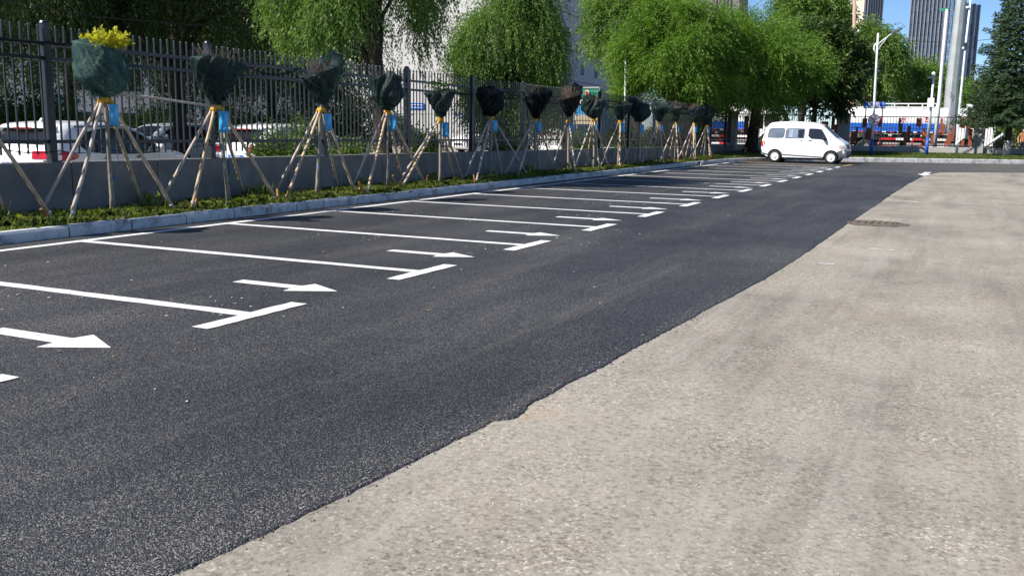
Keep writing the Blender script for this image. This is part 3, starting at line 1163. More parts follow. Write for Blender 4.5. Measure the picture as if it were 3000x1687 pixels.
def shrub(name, label, c, r, n, ll, lw, mat, seed, group=None, cat='shrub'):
    g = np.random.default_rng(seed)
    t = thing(name, label, cat, (c[0], c[1], -.25), group=group)
    k = 34
    u = g.normal(size=(k, 3))
    u /= np.linalg.norm(u, axis=1, keepdims=True)
    u[:, 2] = np.abs(u[:, 2]) - .35 * (g.random(k) < .5)
    cen = np.array(c) + u * np.array(r) * g.uniform(.35, .95, (k, 1))
    i = g.integers(0, k, n)
    P = cen[i] + g.normal(0, 1, (n, 3)) * np.array(r) * .17
    P[:, 2] = np.maximum(P[:, 2], -.2)
    D = (P - np.array(c)) + g.normal(0, .3, (n, 3))
    D /= np.linalg.norm(D, axis=1, keepdims=True)
    V, F = leaves_on_nodes(P, D, g, ll, lw, 1.0, 1)
    big_mesh('foliage', V, F, mat, t, (c[0], c[1], -.25))
    mb = MB()
    for q in range(7):
        e = cen[q]
        mb.path([(c[0] + g.normal(0, .05), c[1] + g.normal(0, .05), -.25), tuple((np.array(c) + e) / 2 - np.array([0, 0, .2])), tuple(e)], [.02, .014, .006], 5)
    mb.build('stems', 'twig', t)
    return t


GL = -0.25
# willows along the inside of the fence, left to right
willow('big dark willow at the left edge above the nearest saplings', (-23.2, 15.0, GL), (-23.0, 15.0, 8.6), 4.2, 21, 'willow_dark', 170, 42, 15, .13, .13, .016, low=3.2, trunk_r=.2, lower_cut=-.75)
willow('dark willow hanging behind the second and third saplings', (-22.2, 22.6, GL), (-22.0, 22.4, 8.4), 4.2, 22, 'willow_dark', 170, 42, 15, .13, .13, .016, low=3.4, trunk_r=.2, lower_cut=-.75)
willow('dark willow farther back behind the parked white cars', (-30.5, 25.5, GL), (-30.5, 25.5, 9.5), 5.2, 23, 'willow_dark', 160, 30, 15, .17, .17, .022, low=2.6, trunk_r=.22, lower_cut=-.8)
willow('shaded willow in the back between the white building and the cars', (-26.0, 31.5, GL), (-26.0, 31.5, 9.4), 4.0, 36, 'willow_dark', 120, 30, 15, .18, .18, .024, low=1.6, trunk_r=.22, lower_cut=-.8)
willow('lighter willow with a thick leaning trunk behind the fourth sapling', (-12.95, 20.0, GL), (-13.35, 19.9, 7.6), 1.85, 24, 'willow', 80, 84, 14, .12, .125, .014, low=2.9, trunk_r=.19, lower_cut=-.5, droop=.22)
willow('weeping willow drooping over the sixth and seventh saplings', (-14.7, 30.3, GL), (-14.5, 30.3, 6.3), 1.4, 25, 'willow', 60, 90, 17, .12, .13, .015, low=1.9, trunk_r=.17, lower_cut=-.9)
willow('pale willow behind the slender pole, right of the grey building', (-15.6, 48.0, GL), (-16.3, 48.0, 9.2), 1.9, 26, 'willow', 90, 30, 11, .18, .20, .028, low=4.6, trunk_r=.2, droop=.2)
willow('bright green bushy willow above the far saplings', (-13.0, 45.5, GL), (-13.1, 45.5, 7.4), 2.5, 27, 'willow_bright', 90, 100, 9, .17, .19, .019, low=2.2, trunk_r=.22, lower_cut=-.9, droop=.15)
willow('bright willow with a heavy black trunk beside the white van', (-10.35, 50.3, .2), (-10.5, 50.0, 6.5), 3.2, 28, 'willow_bright', 115, 100, 9, .17, .19, .019, low=2.1, trunk_r=.27, trunk_top=(-9.9, 50.3, 4.4), lower_cut=-.85, droop=.15)
willow('tall pale willow rising behind the van and the dark broad tree', (-12.2, 78, 0), (-12.2, 78, 12.6), 2.3, 29, 'willow', 80, 52, 9, .26, .28, .045, low=4.0, trunk_r=.25, droop=.15, group='trees beyond the far fence')
willow('pale rounded tree between the utility poles', (-9.0, 94, 0), (-9.0, 94, 10.6), 2.6, 30, 'willow', 110, 24, 8, .26, .3, .05, low=3.2, trunk_r=.2, group='trees beyond the far fence')
willow('low green tree behind the tanker roof, left of the grey mast', (-6.0, 100, 0), (-5.6, 100, 7.6), 4.0, 31, 'willow', 130, 24, 7, .28, .32, .055, low=.5, trunk_r=.2, droop=.16, group='trees beyond the far fence')
willow('small green tree behind the tanker cab, right of the grey mast', (2.2, 96, 0), (1.9, 96, 5.6), 4.0, 32, 'willow', 110, 24, 7, .28, .32, .055, low=.4, trunk_r=.2, droop=.16, group='trees beyond the far fence')
# an unseen tree added outside the frame, to shade the left willows
willow('taller unseen willow outside the frame behind the left of the lot', (-29.0, 9.5, GL), (-29, 9.5, 11.5), 4.2, 34, 'willow_dark', 110, 18, 14, .18, .2, .035, low=3.0, trunk_r=.25)
# dark compound-leaved tree behind the van
willow('dark broad-leaved tree overhanging the fence behind the white van', (-7.9, 55.4, .3), (-7.9, 55.2, 7.0), 2.2, 35, 'ailanthus', 110, 28, 6, .15, .30, .050, droop=.18, low=1.9, trunk_r=.14, lower_cut=-.9, name='broadleaf_tree', group=None)


def spruce(label, base, H, seed):
    g = np.random.default_rng(seed)
    t = thing('spruce_tree', label, 'tree', base)
    B = np.array(base)
    Ps, Ds = [], []
    mb = MB()
    z = 1.75
    tips = []
    while z < H - .3:
        rr = (H - z) * .285 * g.uniform(.8, 1.1) + .15
        nb = 9
        a0 = g.uniform(0, 6.28)
        for k in range(nb):
            a = a0 + 2 * math.pi * k / nb + g.normal(0, .15)
            L = rr * g.uniform(.75, 1.12)
            n = max(4, int(L / .13))
            tt = np.linspace(.12, 1, n)
            x = B[0] + np.cos(a) * L * tt
            y = B[1] + np.sin(a) * L * tt
            zz = B[2] + z - .16 * L * tt + .20 * L * tt ** 2.2
            P = np.stack([x, y, zz], -1)
            tips.append((P[0], P[n // 2], P[-1]))
            # side branchlets
            for s in (-1, 1):
                m_ = 5
                for q in range(1, m_ + 1):
                    l2 = .10 * q * np.clip(1.2 - tt, .25, 1) * (1 + .3 * g.random(n))
                    off = np.stack([np.cos(a + s * 1.0) * l2, np.sin(a + s * 1.0) * l2, -.03 * q * np.ones(n)], -1)
                    Ps.append(P + off + g.normal(0, .02, (n, 3)))
                    Ds.append(np.tile([math.cos(a + s * .9), math.sin(a + s * .9), -.05], (n, 1)))
            Ps.append(P)
            Ds.append(np.tile([math.cos(a), math.sin(a), .12], (n, 1)))
        z += g.uniform(.22, .30)
    P = np.concatenate(Ps)
    D = np.concatenate(Ds)
    V, F = leaves_on_nodes(P, D, g, .17, .024, .7, 2)
    big_mesh('crown', V, F, 'spruce', t, base)
    for a, b, c in tips[::2]:
        mb.path([tuple(a), tuple(b), tuple(c)], [.03, .02, .008], 4)
    mb.path([base, (base[0] + .01, base[1], base[2] + 1.2), (base[0] + .02, base[1], base[2] + H * .5), (base[0], base[1], base[2] + H)], [.19, .15, .10, .02], 10)
    mb.build('trunk', 'bark', t, smooth=True)
    mb = MB().path([(base[0], base[1], base[2] - .02), (base[0] + .005, base[1], base[2] + .4), (base[0] + .008, base[1], base[2] + .78)], [.205, .178, .166], 12)
    mb.build('limewash_band', 'bark_lime', t, smooth=True)
    return t


spruce('dark spruce with a white-limed trunk at the right edge', (1.70, 56.9, .30), 10.5, 41)

# shrubs and clipped hedges behind the fence
shrub('shrub', 'bright green shrub in the sun behind the third sapling', (-13.3, 16.6, .75), (.75, .8, .75), 7000, .075, .020, 'shrub', 51)
shrub('shrub', 'sunlit leafy shrub between the third and fourth saplings', (-13.2, 18.6, .55), (.6, .7, .6), 4500, .075, .020, 'shrub', 52)
shrub('hedge_shrub', 'dark clipped shrub behind the fifth sapling', (-14.4, 24.2, .6), (.6, 1.0, .8), 5200, .07, .02, 'hedge', 53, 'clipped shrubs behind the fence')
shrub('hedge_shrub', 'rounded green shrub between the sixth and seventh saplings', (-14.3, 30.0, .6), (.8, 1.0, .7), 5200, .08, .024, 'hedge', 54, 'clipped shrubs behind the fence')
shrub('hedge_shrub', 'green shrub under the billboard behind the ninth sapling', (-14.2, 36.0, .7), (.8, 1.3, .75), 5600, .085, .026, 'shrub', 55, 'clipped shrubs behind the fence')
shrub('hedge_shrub', 'green shrub behind the tenth and eleventh saplings', (-14.0, 40.8, .8), (.8, 1.6, .85), 5600, .09, .03, 'hedge', 56, 'clipped shrubs behind the fence')
shrub('hedge_shrub', 'green shrub behind the twelfth sapling, next to the grey kiosk', (-13.8, 45.5, .8), (.7, 1.3, .85), 4600, .09, .03, 'hedge', 57, 'clipped shrubs behind the fence')
shrub('shrub', 'dark undergrowth behind the white cars at the far left', (-23.5, 18.0, .9), (1.2, 2.6, 1.4), 9000, .12, .035, 'hedge', 58)
shrub('shrub', 'sunlit undergrowth behind the bluish white car', (-26.5, 31.5, .8), (2.6, 2.6, 1.3), 9000, .13, .04, 'shrub', 59)
shrub('shrub', 'dark undergrowth beyond the second sapling, behind the bluish white car', (-30.5, 29.8, 1.0), (1.6, 2.4, 1.6), 9000, .12, .035, 'hedge', 61)
shrub('shrub', 'dark bushes far behind the third sapling', (-21.0, 30.0, .9), (1.8, 2.4, 1.5), 8000, .12, .035, 'hedge', 62)
shrub('shrub', 'dark bushes at the left edge behind the nearest hatchback', (-23.2, 13.4, .9), (1.0, 2.0, 1.4), 8000, .11, .03, 'hedge', 63)
shrub('shrub', 'green bushes in the shade behind the spruce', (3.6, 66, 1.0), (2.6, 1.5, 1.6), 8000, .16, .05, 'shrub', 60)

# ------------------------------------------------------------------ staked saplings
# base, collar height and place, top of net, net width; from left (near) to right (far)
SAP = [  # (x, y, collar y, collar z, net top z, net width, kind)
    (-10.95, 7.75, 7.7, 1.68, 2.45, .66, 'net'),
    (-10.93, 9.76, 9.74, 1.71, 2.52, .66, 'net_teal'),
    (-10.72, 11.90, 11.73, 1.66, 2.46, .84, 'net'),
    (-10.75, 14.25, 14.42, 1.67, 2.57, .70, 'net'),
    (-10.99, 16.98, 16.99, 1.68, 2.50, .62, 'net'),
    (-10.92, 19.08, 19.08, 1.56, 2.27, .66, 'net'),
    (-11.22, 22.25, 22.22, 1.64, 2.46, .64, 'net_shaded'),
    (-11.22, 25.01, 25.08, 1.62, 2.54, .80, 'net_shaded'),
    (-11.20, 27.55, 27.53, 1.63, 2.58, .80, 'net_shaded'),
    (-10.84, 28.83, 28.72, 1.68, 2.47, .68, 'net'),
    (-10.91, 31.36, 31.36, 1.65, 2.32, .70, 'net'),
    (-11.10, 34.17, 34.17, 1.62, 2.56, .76, 'net'),
    (-10.75, 35.52, 35.46, 1.64, 2.41, .62, 'net'),
    (-10.97, 38.65, 38.57, 1.66, 2.46, .62, 'net'),
    (-10.75, 40.2, 40.61, 1.64, 2.40, .72, 'net'),
    (-11.10, 43.89, 44.1, 1.60, 2.62, .84, 'net'),
]
ORD = ['outside the frame at the left', 'first', 'second', 'third', 'fourth', 'fifth', 'sixth', 'seventh', 'eighth', 'ninth', 'tenth', 'eleventh', 'twelfth', 'thirteenth', 'fourteenth', 'fifteenth']
LOOK = ['dark net', 'torn teal net with bright yellow leaves on top', 'dark net with diagonal folds and dry twigs on top',
        'translucent dark net with a tall pointed corner', 'crumpled dark net knotted low', 'small sagging green net with green leaves above',
        'plain dark net in willow shade', 'wide dark net under willow strands', 'dark net rising to a sharp peak', 'glossy rounded dark net',
        'small ragged dark net', 'large dark net with a pale fold', 'narrow dark net', 'small bulging dark net', 'low dark net with bare twigs above', 'tall greyish net']
FEET = {  # measured feet: (front-left, front-right, back-left, back-right)
    0: ((-10.7, 6.9), (-11.0, 8.85), (-11.5, 6.7), (-11.55, 8.55)),
    1: ((-10.78, 8.92), (-10.66, 10.68), (-11.58, 9.05), (-11.60, 10.95)),
    2: ((-10.70, 11.05), (-10.52, 12.90), (-11.55, 11.2), (-11.55, 13.25)),
    3: ((-10.42, 12.92), (-10.65, 15.35), (-11.55, 14.0), (-11.45, 15.9)),
    4: ((-10.22, 15.05), (-11.05, 18.65), (-11.5, 16.4), (-11.55, 18.5)),
    5: ((-10.85, 17.3), (-11.3, 20.9), (-11.4, 18.0), (-11.4, 20.6)),
    6: ((-10.42, 19.9), (-10.9, 23.9), (-11.5, 21.3), (-11.3, 23.1)),
    7: ((-10.75, 22.9), (-11.3, 26.8), (-11.5, 23.6), (-11.5, 26.0)),
    8: ((-10.45, 26.3), (-11.0, 29.3), (-11.5, 26.9), (-11.5, 28.7)),
}


def net_mesh(name, seed, W, zb, zt, cx, cy, style):
    """shade cloth gathered round the crown: tied at the bottom, squarish, creased, open at the top"""
    g = random.Random(seed)
    nu, nv = 84, 44
    H = zt - zb
    rot = g.uniform(0, 1.57)
    peak = g.uniform(0, 6.28)
    tilt = g.uniform(.07, .17)
    skew = (g.uniform(-.10, .10), g.uniform(-.16, .16))
    full = g.uniform(.34, .46) if style == 'sack' else g.uniform(.62, .92)
    lean = g.uniform(.8, 2.0) * g.choice((-1, 1))
    if style == 'peak':
        peak, tilt = 1.2, .20
    ox = Vector((seed * 3.1, seed * 1.7, seed * .9))
    V, F = [], []

    def ridge(w):
        return 1 - abs(mnoise.noise(w)) * 2.4
    for j in range(nv + 1):
        v = j / nv
        prof = .11 + .89 * min(1, v / full) ** (.62 if style == 'sack' else .74)
        hem = max(0, (v - .88) / .12)
        prof *= 1 - .55 * hem ** 1.6
        for i in range(nu):
            th = 2 * math.pi * i / nu
            c_, s_ = math.cos(th - rot), math.sin(th - rot)
            sq = (abs(c_) ** 4.0 + abs(s_) ** 4.0) ** (-1 / 4.0)
            r = W / 2 * prof * (.50 + .42 * sq)
            p = Vector((math.cos(th), math.sin(th), 0))
            t2 = th + lean * v
            pt = Vector((math.cos(t2), math.sin(t2), 0))
            big = mnoise.noise(Vector((p.x * 1.1, p.y * 1.1, v * 1.8)) + ox)
            f1 = ridge(Vector((pt.x * 2.3, pt.y * 2.3, v * .9)) + ox * 2)
            f2 = ridge(Vector((pt.x * 5.0, pt.y * 5.0, v * 1.7)) + ox)
            t3 = th - lean * .7 * v
            f3 = ridge(Vector((math.cos(t3) * 9, math.sin(t3) * 9, v * 3.2)) - ox)
            r *= 1 + .26 * big + (.20 * f1 + .095 * f2 + .04 * f3 - .14) * (.35 + .65 * min(1, v * 2))
            top = tilt * math.cos(th - peak) * max(0, v - .35) / .65
            if style == 'peak':
                top += .20 * max(0, math.cos(th - peak)) ** 4 * max(0, v - .5) / .5
            zz = zb + H * (v * (1 - tilt * .6) + top) + .035 * mnoise.noise(p * 2.5 + ox) * v
            zz += .10 * max(0, sq - 1.03) * v - .05 * hem
            V.append((cx + p.x * r + skew[0] * v * W, cy + p.y * r + skew[1] * v * W, zz))
    for j in range(nv):
        for i in range(nu):
            a, b = j * nu + i, j * nu + (i + 1) % nu
            F.append((a, b, b + nu, a + nu))
    mb = MB()
    mb.v, mb.f = V, F
    # spare net hanging in a knot at the tie
    a = g.uniform(3.6, 5.6)
    kx, ky = cx + .06 * math.cos(a), cy + .06 * math.sin(a)
    for q in range(9):
        an = a + (q - 4) * .22
        L = .12 + .07 * g.random()
        mb.add([(cx + .03 * math.cos(an), cy + .03 * math.sin(an), zb + .09), (kx + L * math.cos(an), ky + L * math.sin(an), zb + .13 + g.uniform(-.08, .08)), (kx + L * math.cos(an + .35), ky + L * math.sin(an + .35), zb + .05 + g.uniform(-.10, .06))], [(0, 1, 2)])
    return mb


def bag_mesh():
    mb = MB()
    nu, nv = 9, 14
    for s in (-1, 1):
        o = len(mb.v)
        for j in range(nv + 1):
            v = j / nv
            w = .066 * (1 - .10 * math.sin(v * math.pi)) * (0.92 if v < .1 else 1)
            for i in range(nu + 1):
                u = -1 + 2 * i / nu
                t = .030 * (1 - u * u) * (math.sin(min(1, v * 1.15) * math.pi * .5) ** .8) * (1 if v < .9 else (1 - v) / .1)
                t *= 1 + .35 * math.sin(u * 4 + v * 7)
                mb.v.append((s * t, u * w, -.27 * v))
        for j in range(nv):
            for i in range(nu):
                a = o + j * (nu + 1) + i
                mb.f.append((a, a + 1, a + nu + 2, a + nu + 1))
    return mb


bag_src = bag_mesh()
me_bag = bpy.data.meshes.new('pouch')
me_bag.from_pydata(bag_src.v, [], bag_src.f)
me_bag.materials.append(M['bag'])
me_bag.polygons.foreach_set('use_smooth', [True] * len(me_bag.polygons))

for k, (x, y, cy, cz, zt, W, style) in enumerate(SAP):
    g = random.Random(100 + k)
    far = y > 27
    cx = x + g.uniform(-.03, .03)
    top = Vector((cx, cy, cz))
    where = (ORD[k] + ' sapling from the left') if k else 'staked sapling outside the frame at the left'
    t = thing('sapling', f'sapling in {LOOK[k]}, {ORD[k]} from the left' if k else 'young tree wrapped in dark net, outside the frame at the left', 'sapling', (x, y, .12), group='staked saplings along the kerb')
    P = []
    for i in range(8):
        s_ = i / 7
        p = Vector((x, y, .10)).lerp(Vector((cx, cy, cz + .35)), s_)
        p += Vector((g.uniform(-.008, .008), g.uniform(-.012, .012), 0)) * (1 if 0 < i < 7 else 0)
        P.append(p)
    MB().path(P, [.048, .036, .033, .032, .030, .029, .027, .022], 9).build('trunk', 'sap_bark', t, smooth=True)
    nm = net_mesh('shade_net', 11 + k * 3, W, cz + (.10 if k in (3, 8) else .03), zt, cx, cy, 'peak' if k in (3, 8) else ('sack' if k in (1, 4, 6, 9, 11) else ''))
    nm.build('shade_net', style, t, smooth=True)
    # dry twigs
    mb = MB()
    nt_ = 80 if k in (2, 8, 11, 14, 3) else 30
    for q in range(nt_):
        a = g.uniform(0, 6.28)
        r1 = W * .5 * g.uniform(.2, .95)
        zt1 = zt + g.uniform(-.28, .07 if k not in (2, 8, 11, 14) else .16)
        e = Vector((cx + r1 * math.cos(a), cy + r1 * math.sin(a), zt1))
        a0 = Vector((cx, cy, cz + g.uniform(.15, .45)))
        md = a0.lerp(e, .55) + Vector((g.uniform(-.05, .05), g.uniform(-.05, .05), -.02))
        mb.path([a0, md, e], [.009, .006, .003], 4)
    mb.build('twigs', 'twig', t)
    if k == 1 or k == 5:
        gg = np.random.default_rng(77 + k)
        n = 620 if k == 1 else 130
        c0 = np.array([cx, cy, zt - .03 if k == 1 else zt + .0])
        nb_ = 22
        br = c0 + gg.normal(0, 1, (nb_, 3)) * np.array([.22, .27, .05] if k == 1 else [.12, .12, .06])
        ii = gg.integers(0, nb_, n)
        P_ = br[ii] + gg.normal(0, .035, (n, 3))
        D_ = gg.normal(0, .6, (n, 3)) + np.array([0, 0, .35])
        D_ /= np.linalg.norm(D_, axis=1, keepdims=True)
        V, F = leaves_on_nodes(P_, D_, gg, .075, .018, .5, 2)
        big_mesh('leaves', V, F, 'yellow_leaf' if k == 1 else 'shrub', t, wloc(t))
    # support frame
    sup = thing('tree_support', f'four wooden props tied in a yellow collar round the {where}' if k else 'four wooden props of the sapling outside the frame at the left', 'tree support', (x, y, .12), group='wooden tree supports')
    if k in FEET:
        feet = FEET[k]
    else:
        feet = ((x + .42 + g.uniform(-.1, .1), y - 1.0 + g.uniform(-.2, .3)), (x + .15 + g.uniform(-.2, .2), y + .85 + g.uniform(-.2, .2)),
                (max(x - .4, -11.52), y - .7 + g.uniform(-.3, .2)), (max(x - .45, -11.52), y + .65 + g.uniform(-.2, .2)))
    shade = k in (6, 7, 8)  # props under the willows get greyer wood, shade put into the colour
    for q, (fx, fy) in enumerate(feet):
        foot = Vector((fx, fy, .09))
        d = (Vector((fx, fy)) - Vector((cx, cy))).normalized()
        head = Vector((cx + d.x * .055, cy + d.y * .055, cz + g.uniform(-.01, .03)))
        n = 6
        pts = [foot.lerp(head, i / n) + Vector((g.uniform(-.006, .006), g.uniform(-.006, .006), 0)) for i in range(n + 1)]
        MB().path(pts, [.028, .027, .0265, .026, .025, .024, .022], 8).build('prop', 'pole_grey' if (shade or q == 0 and k == 1 or q == 2) else 'pole_wood', sup, smooth=True)
        cupd = (foot - head).normalized()
        MB().path([head - cupd * .015, head + cupd * .07], [.030, .033], 8).build('collar_cup', 'yellow', sup, smooth=True)
        if q < 2:
            s0 = foot + Vector((g.uniform(-.06, .02), g.uniform(-.05, .05), -.05))
            tilt = Vector((g.uniform(-.12, .12), g.uniform(-.25, .25), g.uniform(.2, .34)))
            MB().path([s0, s0 + tilt], [.024, .026], 7).build('peg', 'stake', sup)
            rr = MB()
            h_ = foot.lerp(head, .07)
            for w in range(2):
                rr.lathe([(.030, h_.z - .012 + w * .02), (.032, h_.z + w * .02), (.030, h_.z + .012 + w * .02)], (h_.x, h_.y, 0), n=8)
            rr.build('lashing', 'white_string', sup)
    MB().lathe([(.040, cz - .035), (.050, cz - .02), (.050, cz + .025), (.040, cz + .035)], (cx, cy, 0), n=12).build('collar', 'yellow', sup, smooth=True)
    # infusion bag
    if k:
        off = Vector((.07, .07)) if k != 8 else Vector((.075, .05))
        bz = cz - .06
        bx, by = cx + off.x, cy + off.y
        bag = thing('infusion_bag', f'blue plastic drip bag hanging from the {where}', 'drip bag', (bx, by, bz), group='blue drip bags')
        yawb = math.atan2(-by, -bx) + g.uniform(-.5, .5) if k != 9 else 0.3
        sc = g.uniform(1.05, 1.22)
        link(me_bag, 'pouch', bag, (0, 0, 0), (g.uniform(-.05, .05), g.uniform(-.05, .05), yawb), (1.15, sc, sc))
        MB().path([(bx, by, bz - .005), (bx - .02, by - .03, bz + .06)], .003, 4).build('hanger', 'yellow', bag)
        e = Vector((x + .035, y + .03, .62 + g.uniform(-.1, .1)))
        MB().path([(bx, by, bz - .27 * sc + .004), (bx + .01, by + .012, bz - .5), (bx, by + .03, bz - .8), e], .0045, 5).build('drip_tube', 'tube', bag)
        MB().path([e, e + Vector((0, 0, -.055))], .011, 7).build('valve', 'blue_cap', bag)
        lp = []
        side = -1 if k % 2 else 1
        for q in range(9):
            a = q / 8 * 1.6 * math.pi
            lp.append(e + Vector((.02, side * .075 * math.sin(a), -.06 - .11 * (1 - math.cos(a)))))
        MB().path(lp, .004, 5).build('tube_loop', 'tube', bag)

pA = Vector((-10.93, 9.78, 1.80))
pB = Vector((-10.72, 11.70, 1.68))
mb = MB().path([pA.lerp(pB, i / 5) + Vector((0, 0, .012 * math.sin(i))) for i in range(6)], [.022, .021, .020, .019, .018, .017], 7)
tag(mb.build('cross_pole', 'pole_grey', origin=pA, smooth=True), 'long thin pole tied level between the first and second saplings', 'pole')

# ------------------------------------------------------------------ cars


def poly_dist(px, pz, line):
    """distance of points to a polyline"""
    d = np.full(px.shape, 1e9)
    for (x0, z0), (x1, z1) in zip(line, line[1:]):
        vx, vz = x1 - x0, z1 - z0
        L2 = vx * vx + vz * vz + 1e-12
        t = np.clip(((px - x0) * vx + (pz - z0) * vz) / L2, 0, 1)
        d = np.minimum(d, np.hypot(px - x0 - t * vx, pz - z0 - t * vz))
    return d


class Car:
    def __init__(self, name, label, loc, rz, outline, arches, W, belt, tumble, paint, r=.11, taper=.10, sill=.24, group=None, cat='car', it=2):
        self.root = thing(name, label, cat, loc, rz, group, world_parts=False)
        self.out = smooth_poly(outline, it)
        self.W, self.belt, self.tumble, self.r, self.taper = W, belt, tumble, r, taper
        self.L = max(p[0] for p in outline)
        self.paint = paint
        # side polygon with wheel arches
        poly = list(self.out)
        bot = []
        for cx, ar, cz in sorted(arches, reverse=True):
            dz = sill - cz
            a0 = math.asin(max(-1, min(1, dz / ar)))
            for i in range(13):
                a = a0 + (math.pi - 2 * a0) * i / 12
                bot.append((cx + ar * math.cos(a), cz + ar * math.sin(a)))
        poly += bot
        self.poly = poly
        self.side()
        self.wrap()
        self.arches = arches
        mb = MB()
        x0, x1 = self.out[0][0] + .12, self.out[-1][0] - .15
        mb.box(((x0 + x1) / 2, 0, sill + .06), (x1 - x0, 2 * W - .42, .30))
        mb.box(((x0 + x1) / 2, 0, sill + .34), (x1 - x0 - .3, 2 * W - .16, .34))
        mb.build('underbody', 'trim', self.root)

    def yh(self, x, z):
        x = np.asarray(x, float)
        z = np.asarray(z, float)
        w = np.full(x.shape, self.W)
        w = w - np.clip(z - self.belt, 0, 9) * self.tumble
        w = w - np.clip(.55 - z, 0, 1) * .10
        e = np.minimum(x, self.L - x)
        w = w - self.taper * np.clip(1 - e / .75, 0, 1) ** 2
        d = poly_dist(x, z, self.out)
        q = np.clip(1 - d / self.r, 0, 1)
        return w - self.r * .75 * (1 - np.sqrt(np.clip(1 - q * q, 0, 1)))

    def surf(self, poly, off, dx=.12):
        """a flat outline laid on the side surface, both sides; returns verts, faces"""
        tris = tessellate_polygon([[Vector((u, w, 0)) for u, w in poly]])
        bm = bmesh.new()
        vs = [bm.verts.new((u, 0, w)) for u, w in poly]
        for t in tris:
            try:
                bm.faces.new([vs[i] for i in t])
            except ValueError:
                pass
        xs = [p[0] for p in poly]
        zs = [p[1] for p in poly]

        def cut(co, no):
            bmesh.ops.bisect_plane(bm, geom=bm.verts[:] + bm.edges[:] + bm.faces[:], plane_co=co, plane_no=no)
        v = min(xs) + dx
        while v < max(xs):
            cut((v, 0, 0), (1, 0, 0))
            v += dx
        v = min(zs) + dx * .7
        while v < max(zs):
            cut((0, 0, v), (0, 0, 1))
            v += dx * .7
        bm.verts.ensure_lookup_table()
        X = np.array([p.co.x for p in bm.verts])
        Z = np.array([p.co.z for p in bm.verts])
        Y = self.yh(X, Z) + off
        bm.verts.index_update()
        fs = [[w.index for w in f.verts] for f in bm.faces]
        bm.free()
        return X, Y, Z, fs

    def side(self):
        X, Y, Z, fs = self.surf(self.poly, 0.0)
        mb = MB()
        for s in (1, -1):
            mb.add(list(zip(X, s * Y, Z)), fs)
        mb.build('body_sides', self.paint, self.root, smooth=True)

    def wrap(self):
        mb = MB()
        n = 10
        o = np.array(self.out)
        Y = self.yh(o[:, 0], o[:, 1])
        for (x, z), yy in zip(self.out, Y):
            for j in range(n + 1):
                u = -1 + 2 * j / n
                mb.v.append((x, u * yy, z + (.022 * (1 - u * u) if z > self.belt else 0)))
        for i in range(len(self.out) - 1):
            for j in range(n):
                a = i * (n + 1) + j
                mb.f.append((a, a + 1, a + n + 2, a + n + 1))
        mb.build('body_shell', self.paint, self.root, smooth=True)

    def panel(self, name, poly, mat, off=.006, it=1, sides=(1, -1)):
        p = smooth_poly(poly, it, True) if it else poly
        X, Y, Z, fs = self.surf(p, off, .2)
        res = None
        for s in sides:
            mb = MB()
            mb.add(list(zip(X, s * Y, Z)), fs)
            res = mb.build(name, mat, self.root, smooth=True)
        return res

    def cross(self, name, z0, z1, front, mat, inset=.12, off=.008, y0=None, y1=None):
        """band across the front or rear following the outline between two heights"""
        pts = [p for p in self.out if z0 <= p[1] <= z1 and ((p[0] > self.L / 2) == front)]
        pts = sorted(pts, key=lambda p: p[1])
        if len(pts) < 2:
            return None
        o = np.array(pts)
        Y = self.yh(o[:, 0], o[:, 1])
        mb = MB()
        n = 8
        for i, ((x, z), yy) in enumerate(zip(pts, Y)):
            dx, dz = (pts[min(i + 1, len(pts) - 1)][0] - pts[max(i - 1, 0)][0], pts[min(i + 1, len(pts) - 1)][1] - pts[max(i - 1, 0)][1])
            L = math.hypot(dx, dz) + 1e-9
            nx, nz = (dz / L, -dx / L) if front else (-dz / L, dx / L)
            a, b = (-(yy - inset), yy - inset) if y0 is None else (y0, y1)
            for j in range(n + 1):
                u = a + (b - a) * j / n
                q = u / max(yy, .1)
                mb.v.append((x + nx * off, u, z + nz * off + (.022 * (1 - q * q) if z > self.belt else 0)))
        for i in range(len(pts) - 1):
            for j in range(n):
                a = i * (n + 1) + j
                mb.f.append((a, a + 1, a + n + 2, a + n + 1))
        return mb.build(name, mat, self.root, smooth=True)

    def wheel(self, x, z, r, w=.18):
        for s in (1, -1):
            y = s * (self.W - .10)
            wh = link(None, 'wheel', self.root, (x, y, z))
            MB().lathe([(r * .62, -w / 2), (r * .93, -w / 2), (r, -w * .32), (r, w * .32), (r * .93, w / 2), (r * .62, w / 2), (r * .60, 0), (r * .62, -w / 2)], axis='y', n=28, cap=False).build('tyre', 'tyre', wh, smooth=True)
            f = s * w * .52
            MB().lathe([(r * .66, f * .55), (r * .64, f), (r * .55, f * .86), (r * .28, f * .72), (r * .20, f * 1.02), (.01, f * 1.05)], axis='y', n=24).build('rim', 'rim', wh, smooth=True)
            for k in range(6):
                a = k * math.pi / 3
                MB().lathe([(r * .055, f * .70), (r * .055, f * .80)], (math.cos(a) * r * .42, 0, math.sin(a) * r * .42), 'y', 7).build('slot', 'trim', wh)

    def mirror(self, x, z, mat):
        for s in (1, -1):
            y = s * (float(self.yh(np.array([x]), np.array([z]))[0]) + .10)
            MB().box((x, y, z), (.10, .19, .15), bev=.03).build('wing_mirror', mat, self.root, smooth=True)

    def handle(self, x, z, w=.13):
        for s in (1, -1):
            y = s * (float(self.yh(np.array([x]), np.array([z]))[0]) + .012)
            MB().box((x, y, z), (w, .03, .028)).build('door_handle', 'trim', self.root)


